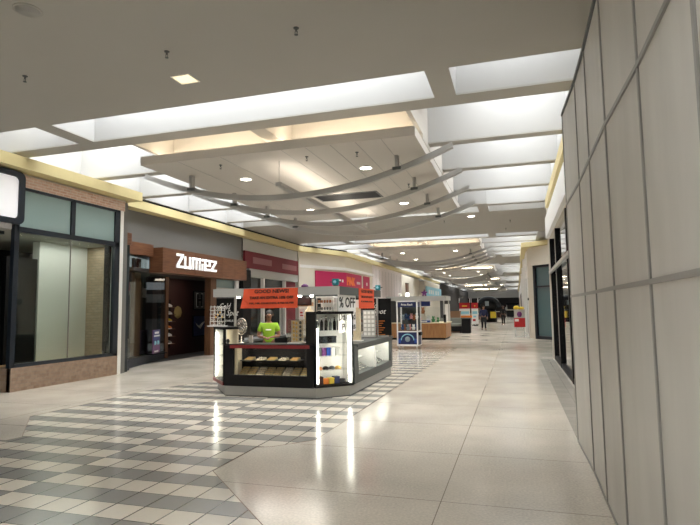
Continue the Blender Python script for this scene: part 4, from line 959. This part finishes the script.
def person(label, loc, rotz, pose, top, bottom, sleeve=0.5, head_turn=(0.0,0.0), hairlen=0.0):
    t = T('person', label, 'person', loc); J = pose
    def lerp(a, b, u): return tuple(a[i]+(b[i]-a[i])*u for i in range(3))
    hx, hy = head_turn
    H = {'pel':((0,0,0.96),(0.13,0.10)),'sp':((0,0.0,1.14),(0.125,0.095)),'ch':((0,0,1.34),(0.15,0.105)),'nb':((0,0.01,1.47),(0.065,0.06)),'nk':((0,0,1.535),0.052),
         'jaw':((hx*0.5,-0.025+hy,1.595),(0.062,0.068)),'hd':((hx,-0.02+hy,1.67),(0.078,0.094)),'tp':((hx,-0.01+hy,1.745),(0.055,0.065))}
    E_ = [('pel','sp'),('sp','ch'),('ch','nb'),('nb','nk'),('nk','jaw'),('jaw','hd'),('hd','tp')]
    for s_, sx in (('l',-1),('r',1)):
        H['sh'+s_] = ((sx*0.17,0.01,1.42),0.062); H['ua'+s_] = (lerp((sx*0.19,0.01,1.40),J['el'+s_],0.5),0.052); H['el'+s_] = (J['el'+s_],0.042); H['wr'+s_] = (J['wr'+s_],(0.028,0.022))
        wr = Vector(J['wr'+s_]); d_ = (wr-Vector(J['el'+s_])).normalized(); pm = wr+d_*0.06; kn = wr+d_*0.10
        side = d_.cross(Vector((0,0,1))); side = side.normalized() if side.length > 0.3 else Vector((0,-1,0)); dn = Vector((0,0,-0.012))
        H['pm'+s_] = (tuple(pm),(0.036,0.018)); E_ += [('ch','sh'+s_),('sh'+s_,'ua'+s_),('ua'+s_,'el'+s_),('el'+s_,'wr'+s_),('wr'+s_,'pm'+s_)]
        for i, ln in enumerate((0.065,0.078,0.072,0.055)):
            b = kn+side*(0.027-0.018*i); H[f'f{i}a{s_}'] = (tuple(b),0.009); H[f'f{i}b{s_}'] = (tuple(b+d_*ln*0.55+dn),0.008); H[f'f{i}c{s_}'] = (tuple(b+d_*ln+dn*3),0.007)
            E_ += [('pm'+s_,f'f{i}a{s_}'),(f'f{i}a{s_}',f'f{i}b{s_}'),(f'f{i}b{s_}',f'f{i}c{s_}')]
        tb = wr+d_*0.03+side*0.032*(1 if s_ == 'l' else 1); H['ta'+s_] = (tuple(tb),0.011); H['tb'+s_] = (tuple(tb+side*0.02+d_*0.04),0.009); E_ += [('wr'+s_,'ta'+s_),('ta'+s_,'tb'+s_)]
        H['hip'+s_] = ((sx*0.095,0,0.90),0.085); H['kn'+s_] = (J['kn'+s_],0.058); H['ca'+s_] = (lerp(J['kn'+s_],J['an'+s_],0.35),0.055); H['an'+s_] = (J['an'+s_],0.038)
        an = J['an'+s_]; H['he'+s_] = ((an[0],an[1]+0.03,an[2]-0.045),0.035); H['to'+s_] = ((an[0]+sx*0.02,an[1]-0.17,an[2]-0.055),(0.04,0.025))
        E_ += [('pel','hip'+s_),('hip'+s_,'kn'+s_),('kn'+s_,'ca'+s_),('ca'+s_,'an'+s_),('an'+s_,'he'+s_),('an'+s_,'to'+s_)]
    face = [((hx,-0.118+hy,1.65),(0.014,0.022,0.022),0),((hx-0.032,-0.098+hy,1.678),(0.012,0.01,0.008),1),((hx+0.032,-0.098+hy,1.678),(0.012,0.01,0.008),1),((hx*0.8,-0.094+hy,1.607),(0.024,0.012,0.008),2),
            ((hx-0.083,0.0+hy,1.665),(0.012,0.022,0.032),0),((hx+0.083,0.0+hy,1.665),(0.012,0.022,0.032),0),((hx-0.032,-0.106+hy,1.678),(0.005,0.005,0.006),2),((hx+0.032,-0.106+hy,1.678),(0.005,0.005,0.006),2)]
    bake_skin('body', H, E_, ['skin','eyewhite','hair'], t, 2, face)
    # shirt
    C_ = {'pel':((0,0,0.93),(0.155,0.122)),'sp':((0,0,1.14),(0.148,0.115)),'ch':((0,0,1.34),(0.172,0.124)),'nb':((0,0.005,1.455),(0.085,0.075))}
    CE = [('pel','sp'),('sp','ch'),('ch','nb')]
    for s_, sx in (('l',-1),('r',1)):
        C_['sh'+s_] = ((sx*0.175,0.01,1.42),0.078); CE.append(('ch','sh'+s_))
        C_['u'+s_] = (lerp((sx*0.19,0.01,1.40),J['el'+s_],0.62),0.070); CE.append(('sh'+s_,'u'+s_))
        if sleeve > 0.8: C_['e'+s_] = (J['el'+s_],0.058); C_['w'+s_] = (lerp(J['el'+s_],J['wr'+s_],0.92),0.040); CE += [('u'+s_,'e'+s_),('e'+s_,'w'+s_)]
    sh = bake_skin('shirt', C_, CE, [top], t)
    if top == 'green': MB().box(-0.06+loc[0],0.07+loc[0],loc[1]-0.143,loc[1]-0.125,1.295,1.325).build('white_print','txtwht',t)
    # trousers and shoes
    P_ = {'pel':((0,0,0.96),(0.148,0.116))}; PE = []
    for s_, sx in (('l',-1),('r',1)):
        P_['h'+s_] = ((sx*0.10,0,0.89),0.102); P_['k'+s_] = (J['kn'+s_],0.074); P_['a'+s_] = (lerp(J['kn'+s_],J['an'+s_],0.9),0.058); PE += [('pel','h'+s_),('h'+s_,'k'+s_),('k'+s_,'a'+s_)]
    bake_skin('trousers', P_, PE, [bottom], t)
    for s_, sx in (('l',-1),('r',1)):
        an = J['an'+s_]; bake_skin('shoe', {'a':((an[0],an[1]+0.04,an[2]-0.04),(0.045,0.045)),'b':((an[0]+sx*0.01,an[1]-0.07,an[2]-0.045),(0.047,0.042)),'c':((an[0]+sx*0.02,an[1]-0.19,an[2]-0.058),(0.045,0.03))}, [('a','b'),('b','c')], ['blackcloth'], t)
    hr = MB(); hr.ball((hx+loc[0],0.012+hy+loc[1],loc[2]+1.70),0.092,0.108,0.085,16,10)
    if hairlen: hr.ball((hx+loc[0],0.06+loc[1],loc[2]+1.62),0.085,0.06,0.16,12,8)
    hr.build('hair','hair',t)
    t.rotation_euler = (0,0,rotz); return t
stand = dict(elr=(0.25,-0.02,1.15),ell=(-0.25,-0.02,1.15),wrr=(0.10,-0.24,1.14),wrl=(-0.08,-0.24,1.13),knr=(0.11,-0.01,0.50),knl=(-0.11,-0.01,0.50),anr=(0.12,0.02,0.09),anl=(-0.12,0.02,0.09))
pk = person('kiosk attendant in a lime green t-shirt standing behind the front case', (-5.33,11.0,0), 0.35, stand, 'green', 'jeans', 0.5, (0.015,-0.02))
pk.scale = (0.93, 0.93, 0.93)
walk = dict(elr=(0.27,0.06,1.14),ell=(-0.27,0.02,1.14),wrr=(0.25,-0.10,0.95),wrl=(-0.25,-0.12,0.97),knr=(0.10,-0.10,0.50),knl=(-0.10,0.02,0.50),anr=(0.11,-0.12,0.09),anl=(-0.11,0.22,0.13))
person('nearer walker in dark trousers and navy jacket in the corridor', (-2.25,39.4,0), 0.1, walk, 'navycloth', 'jeans', 1.0)
walk2 = dict(elr=(0.26,-0.05,1.14),ell=(-0.26,0.05,1.14),wrr=(0.24,-0.2,0.98),wrl=(-0.24,-0.02,0.94),knr=(0.08,0.02,0.50),knl=(-0.08,-0.08,0.50),anr=(0.08,0.2,0.13),anl=(-0.08,-0.10,0.09))
person('farther walker dressed all in black, right of the navy jacket', (-1.18,51.3,0), -0.1, walk2, 'blackcloth', 'blackcloth', 1.0, hairlen=1)

# ================================================================== BEYOND THE KIOSK
# prize machine
x0, x1, y0, y1 = -4.70, -3.83, 21.55, 22.45
t = T('prize_machine', 'white-framed claw prize machine with dark blue lower panel', 'arcade machine', (-4.26,22,0))
B(x0,x1,y0,y1,0.12,0.16).build('base','white',t); B(x0+0.03,x1-0.03,y0+0.03,y1-0.03,0.16,0.68).build('lower_cabinet','navy',t)
f = MB()
for x in (x0,x1-0.05):
    for y in (y0,y1-0.05): f.box(x,x+0.05,y,y+0.05,0.12,1.95)
for z in (0.68,1.91): f.box(x0,x1,y0,y0+0.05,z,z+0.05); f.box(x0,x1,y1-0.05,y1,z,z+0.05); f.box(x0,x0+0.05,y0,y1,z,z+0.05); f.box(x1-0.05,x1,y0,y1,z,z+0.05)
f.box(x0,x1,y0-0.01,y0+0.04,0.13,0.19); f.build('frame','white',t)
B(x0+0.05,x1-0.05,y0+0.01,y1-0.03,1.70,1.91).build('header_panel','navy',t); B(x0+0.05,x1-0.05,y1-0.05,y1-0.03,0.73,1.7).build('back_panel','dkgrey',t)
text('header_text','Prize Rack',(x0+0.2,y0+0.009,1.76),(1,0,0),(0,0,1),0.48,0.08,'txtwht',t,0.004,0.02)
f = MB(); f.box(x0+0.05,x1-0.05,y0+0.02,y0+0.026,0.73,1.7); f.box(x1-0.026,x1-0.02,y0+0.05,y1-0.05,0.73,1.7); f.box(x0+0.02,x0+0.026,y0+0.05,y1-0.05,0.73,1.7); f.build('glass','caseglass',t)
arc = [((x0+x1)/2+0.26*math.cos(a),y0+0.02,0.36+0.24*math.sin(a)) for a in [PI*i/16 for i in range(17)]]
MB().tube(arc,0.022,8).build('arch_mark','ltblue',t); MB().lathe([(0.11,0),(0.10,-0.02),(0.03,-0.03)],((x0+x1)/2,y0+0.03,0.40),16,'Y').build('round_emblem','greyplush',t)
f = MB(); f.box(x0+0.06,x0+0.16,y0+0.01,y0+0.03,0.25,0.42); f.box(x1-0.16,x1-0.06,y0+0.01,y0+0.03,0.25,0.42); f.build('blue_flash','blue',t)
f = MB(); f.box(x1,x1+0.10,y0+0.1,y0+0.5,0.55,0.68); f.build('control_shelf','black',t)
for x in (x0+0.07,x1-0.07):
    for y in (y0+0.07,y1-0.07): MB().lathe([(0.03,0),(0.03,0.12)],(x,y,0),10).build('foot','alu',t)
B(x0+0.05,x1-0.05,y0+0.03,y1-0.05,0.73,0.76).build('prize_floor','cardboard',t)
PL = [('blueplush','blue'),('greyplush','grey'),('whiteplush','white'),('brownplush','brown'),('pinkplush','pink'),('blueplush','dark blue')]
WHERE = ['front left','front middle','front right','rear left','rear middle','rear right']
def plush(x,y,z,s_,m_,lab,grp):
    t = T('plush_toy', lab, 'plush toy', (x,y,z), grp)
    MB().ball((x,y,z+0.5*s_),0.42*s_,0.38*s_,0.5*s_).build('toy_body',m_,t); MB().ball((x,y-0.1*s_,z+1.2*s_),0.36*s_,0.34*s_,0.34*s_).build('head',m_,t)
    for sx in (-1,1): MB().ball((x+sx*0.26*s_,y,z+1.5*s_),0.12*s_,0.06*s_,0.14*s_,8,6).build('ear',m_,t); MB().ball((x+sx*0.4*s_,y-0.12*s_,z+0.62*s_),0.13*s_,0.13*s_,0.26*s_,8,6).build('arm',m_,t); MB().ball((x+sx*0.24*s_,y-0.3*s_,z+0.15*s_),0.16*s_,0.26*s_,0.15*s_,8,6).build('leg',m_,t)
for i,(m_,nm) in enumerate(PL): plush(x0+0.2+0.23*(i%3), y0+0.22+0.35*(i//3), 0.76, 0.15, m_, f'{nm} plush toy lying at the {WHERE[i]} of the claw machine', 'plush toys in the claw machine')
for i in range(6):
    m_, nm = PL[(i*5+1) % 6]
    plush(x0+0.14+0.115*i, y1-0.18, 1.15+0.05*(i%2), 0.15, m_, f'{nm} plush toy hung on the rear wall of the claw machine, {ORD[i]} from left','plush toys in the claw machine')

# wooden toy kiosk
t = T('toy_kiosk', 'orange wooden counter kiosk with glass and grey canopy frame', 'kiosk', (-4.9,28.8,0))
B(-6.6,-3.52,28.05,28.6,0.1,0.84).build('counter_body','oak',t); B(-3.52-0.55,-3.52,28.6,30.3,0.1,0.84).build('side_counter','oak',t); B(-6.5,-3.58,28.1,30.2,0,0.1).build('toe_kick','black',t)
f = MB(); f.box(-6.65,-3.47,28.0,28.65,0.84,0.89); f.box(-4.1,-3.47,28.65,30.35,0.84,0.89); f.build('countertop','traycream',t)
f = MB()
for x in (-6.55,-3.6):
    for y in (28.1,30.2): f.box(x-0.03,x+0.03,y-0.03,y+0.03,0.89,2.12)
f.build('post','alu',t)
f = MB(); f.box(-6.65,-3.5,28.02,28.12,2.05,2.28); f.box(-3.6,-3.5,28.12,30.3,2.05,2.28); f.box(-6.65,-3.5,30.2,30.3,2.05,2.28); f.build('canopy','greylam',t)
f = MB(); f.box(-5.3,-3.7,28.1,28.11,0.89,1.7); f.build('glass_screen','caseglass',t)
B(-5.5,-4.3,28.0,28.03,1.75,2.0).build('header_strip','navy',t)
B(-3.62,-3.5,28.0,28.12,0.89,1.3).build('black_box','black',t)
for i,(x,z,s_,m_,l) in enumerate(((-4.95,0.9,0.30,'pinkplush','large pink plush toy on the wooden kiosk counter'),(-4.75,1.35,0.22,'brownplush','brown plush toy hung under the wooden kiosk canopy'),(-4.45,0.9,0.22,'whiteplush','white plush toy on the wooden kiosk counter'),(-4.2,0.9,0.2,'greenplush','green plush toy on the wooden kiosk counter'),(-3.95,0.9,0.16,'greenplush','small green toy at the right end of the wooden counter'))):
    plush(x,28.35,z,s_,m_,l,'plush toys at the wooden kiosk')
t = T('toy_box', 'flat blue toy box on the wooden kiosk counter', 'box', (-4.6,28.2,0.89)); B(-4.9,-4.35,28.12,28.3,0.89,1.0).build('box_body','blue',t); B(-4.8,-4.5,28.11,28.12,0.92,0.97).build('box_label','txtwht',t)
t = T('hanging_star', 'purple star-shaped toy on top of the wooden kiosk canopy', 'toy', (-4.6,28.1,2.28))
st = []
for i in range(10):
    r = 0.2 if i % 2 == 0 else 0.09; a = PI/2+i*PI/5; st.append((-4.6+r*math.cos(a), 2.44+r*math.sin(a)))
f = MB(); f.add([(x,28.04,z) for x,z in st]+[(x,28.10,z) for x,z in st],[tuple(range(10)),tuple(range(10,20))[::-1]]+[(i,(i+1)%10,10+(i+1)%10,10+i) for i in range(10)]); f.build('star_body','rug',t); B(-4.7,-4.5,28.05,28.1,2.28,2.31).build('foot','black',t)
for i,x in enumerate((-5.95,-5.55)):
    t = T('counter_lamp', f'white globe lamp on a stem over the wooden kiosk, {"left" if i==0 else "right"} one', 'lamp', (x,28.3,0.89))
    MB().lathe([(0.07,0),(0.07,0.02),(0.012,0.04),(0.012,1.4)],(x,28.3,0.89),10).build('stem','alu',t); MB().ball((x,28.3,2.38),0.1).build('globe','lamp' if i else 'white',t)

# seating corner, planter, carton
t = T('couch', 'grey green couch beside a tall black planter', 'couch', (-3.9,35.6,0))
B(-4.9,-3.42,35.3,36.1,0.12,0.45).build('seat_base','black',t); B(-4.85,-3.45,35.25,35.95,0.45,0.62).build('seat_cushion','couch',t,0.04); B(-4.9,-3.42,35.9,36.15,0.45,0.98).build('backrest','couch',t,0.04); B(-4.95,-4.8,35.3,36.1,0.12,0.72).build('arm','couch',t,0.03)
for x in (-4.8,-3.52):
    for y in (35.4,36.0): B(x-0.03,x+0.03,y-0.03,y+0.03,0,0.12).build('leg','black',t)
t = T('planter', 'tall square black planter box at the end of the couch', 'planter', (-3.1,35.2,0))
B(-3.38,-2.83,34.9,35.5,0.03,0.97).build('box_body','black',t,0.01); B(-3.40,-2.81,34.88,35.52,0.93,1.0).build('rim','dkgrey',t); B(-3.33,-2.88,34.95,35.45,0,0.04).build('base','dkgrey',t)
t = T('carton', 'brown carton standing behind the grey couch', 'box', (-4.1,36.6,0)); B(-4.4,-3.6,36.3,36.9,0,1.35).build('carton_body','cardboard',t); B(-4.42,-3.58,36.28,36.92,1.35,1.42).build('lid','cardboard',t)
t = T('bench_mat', 'orange red bench behind the couch', 'bench', (-3.8,37.3,0)); B(-4.3,-2.9,37.1,37.6,0.95,1.1).build('seat','orng',t); B(-4.2,-3.0,37.2,37.5,0,0.95).build('base','darkred',t)
t = T('white_board', 'narrow plain white upright sign left of the brown carton', 'sign', (-4.0,33,0)); B(-4.17,-3.87,33.0,33.05,0.75,1.88).build('board','white',t); B(-4.04,-4.0,33.0,33.05,0.02,0.75).build('stem','alu',t); B(-4.2,-3.84,32.9,33.15,0,0.03).build('foot','alu',t)
for i,(xa,xb,l) in enumerate(((-5.0,-4.05,'wider red, white and blue poster stand, left of the pair'),(-3.92,-3.32,'narrower red, white and blue poster stand, right of the pair'))):
    t = T('poster_stand', l, 'poster', ((xa+xb)/2,50,0), 'poster stands by the corridor')
    B(xa,xb,50,50.05,0.15,1.55).build('poster','white',t); B(xa,xb,49.98,50.06,1.55,2.07).build('red_header','red',t)
    MB().prism([(xa+0.25,49.97),(xb-0.25,49.97),(xb-0.25,49.98),(xa+0.25,49.98)],1.74,1.84).build('yellow_mark','yel',t)
    f = MB(); f.box(xa+0.08,xb-0.08,49.99,50,1.05,1.3); f.box(xa+0.15,xb-0.2,49.99,50,0.75,0.9); f.build('blue_picture','ltblue' if i == 0 else 'ltblue',t); B(xa+0.1,xb-0.25,49.99,50,0.4,0.6).build('red_print','red',t)
    B(xa+0.05,xb-0.05,49.8,50.25,0,0.05).build('foot','black',t); B((xa+xb)/2-0.05,(xa+xb)/2+0.05,50.05,50.1,0.05,2.0).build('upright','alu',t)
    for x in (xa,xb): MB().tube([(x,50.02,2.07),(x,50.02,2.5)],0.025,6).build('pole','white',t)
# dark ride machine and far kiosks
t = T('ride_machine', 'dark rounded arcade machine with yellow green panel far down the corridor', 'arcade machine', (-3.0,62,0))
MB().lathe([(0.9,0),(0.95,0.6),(0.8,1.2),(0.5,1.3)],(-3.0,62,0),20).build('base','black',t); f = MB(); f.tube([(-3.0+1.15*math.cos(a),62,1.6+1.0*math.sin(a)) for a in [PI*i/16 for i in range(17)]],0.28,8); f.build('ring_frame','navyblack',t); MB().ball((-3.0,62,1.7),0.95,0.6,0.75).build('cockpit','blackcloth',t)
B(-2.75,-2.15,60.9,60.95,0.45,1.15).build('panel','yel',t); B(-2.6,-2.3,61,61.2,0,0.45).build('foot','black',t); MB().box(-3.3,-2.9,61.35,61.45,1.8,2.3).build('light_panel','greyplush',t)
for (x,y,w_,h,m_,l) in ((-5.6,75,2.2,1.3,'dkwood','dark brown low kiosk counter far down the corridor, left side'),(-0.6,92,1.8,2.0,'black','black kiosk far down the corridor, right of the walkers'),(-2.4,88,1.6,1.6,'darkred','dark red kiosk far down the corridor between the walkers'),(-5.5,95,2.5,2.2,'dkgrey','grey kiosk at the far end of the corridor, left side')):
    t = T('far_kiosk', l, 'kiosk', (x,y,0)); B(x-w_/2,x+w_/2,y,y+1.2,0,h*0.55).build('counter_body',m_,t); B(x-w_/2-0.05,x+w_/2+0.05,y-0.05,y+1.25,h*0.55,h*0.6).build('countertop','cream',t)
    for sx in (-1,1): B(x+sx*w_/2-0.05,x+sx*w_/2+0.05,y+0.5,y+0.6,h*0.6,h).build('post','alu',t)
    B(x-w_/2-0.05,x+w_/2+0.05,y,y+1.2,h,h+0.25).build('canopy',m_,t)
# gumball rack
t = T('vending_rack', 'red and clear candy vending rack with yellow top by right pillar', 'vending machine', (0.15,31,0))
f = MB()
for x in (-0.08,0.38):
    for y in (30.85,31.15): f.tube([(x,y,0.02),(x,y,0.56)],0.02,8)
f.build('leg','alu',t); B(-0.12,0.42,30.8,31.2,0.0,0.03).build('base','alu',t)
B(-0.14,0.44,30.78,31.22,0.54,1.04).build('red_box','red',t,0.01); B(-0.1,0.1,30.77,30.78,0.85,0.98).build('red_label','txtwht',t)
B(-0.13,0.43,30.8,31.2,1.04,1.46).build('clear_box','greylam',t); MB().ball((0.15,30.82,1.24),0.14,0.08,0.16).build('candy','rug',t); B(-0.15,0.45,30.78,31.22,1.46,1.5).build('lid','alu',t)
f = MB(); f.ball((0.0,31,1.6),0.16,0.14,0.12); f.ball((0.28,31,1.57),0.14,0.12,0.09); f.build('topper','yel',t)

# ================================================================== LIGHTS, CAMERA, WORLD
def area(name, loc, sx, sy, power, color=(1,0.95,0.88), rot=(0,0,0)):
    l = bpy.data.lights.new(name, 'AREA'); l.shape = 'RECTANGLE'; l.size = sx; l.size_y = sy; l.energy = power; l.color = color
    o = bpy.data.objects.new(name, l); COL.objects.link(o); o.location = loc; o.rotation_euler = rot; return o
area('shop_window_fill', (-10.85,10.6,3.42), 0.5, 2.6, 13)  # unseen lamp, added to light the white wall behind the shop glass
area('kiosk_light', (-4.6,10.6,2.6), 1.6, 1.0, 26, (1,0.93,0.82))
area('wooden_shop_light', (-11.9,17.4,2.85), 0.4, 1.4, 3, (1,0.85,0.7))
for k in range(0, 2):
    for (x, y, z) in ((-6.0,11.15,4.73),(-3.05,11.15,4.73),(-6.0,15.35,4.73),(-3.05,15.35,4.73),(-7.0,20.5,5.07),(-1.5,20.5,5.07)):
        l = bpy.data.lights.new('downlight_lamp', 'SPOT'); l.energy = 160; l.spot_size = 1.9; l.spot_blend = 0.6; l.color = (1,0.93,0.82); l.shadow_soft_size = 0.1
        o = bpy.data.objects.new('downlight_lamp', l); COL.objects.link(o); o.location = (x, y+PERIOD*k, z-0.03)
wd = bpy.data.worlds.new('mall_air'); SC.world = wd; wd.use_nodes = True
wd.node_tree.nodes['Background'].inputs['Color'].default_value = (0.8,0.85,0.9,1); wd.node_tree.nodes['Background'].inputs['Strength'].default_value = 0.3

cam = bpy.data.cameras.new('camera'); cam.sensor_width = 36; cam.lens = 533.84/700*36; cam.clip_start = 0.05; cam.clip_end = 400
co = bpy.data.objects.new('camera', cam); COL.objects.link(co)
yaw, pitch, roll = -0.29975, 0.087065, -0.01381
cy, sy, cp, sp_ = math.cos(yaw), math.sin(yaw), math.cos(pitch), math.sin(pitch)
d_ = Vector((sy*cp, cy*cp, sp_)); r_ = Vector((cy, -sy, 0)); u_ = r_.cross(d_)
c_, s_ = math.cos(roll), math.sin(roll)
rr, uu = c_*r_+s_*u_, -s_*r_+c_*u_
co.matrix_world = Matrix(((rr.x,uu.x,-d_.x,0),(rr.y,uu.y,-d_.y,0),(rr.z,uu.z,-d_.z,1.65),(0,0,0,1)))
SC.camera = co
SC.view_settings.view_transform = 'Standard'; SC.view_settings.look = 'None'; SC.view_settings.gamma = 1; SC.view_settings.exposure = 0.52
SC.cycles.use_denoising = True; SC.cycles.max_bounces = 10; SC.cycles.diffuse_bounces = 6; SC.cycles.transparent_max_bounces = 24
SC.cycles.sample_clamp_indirect = 8.0
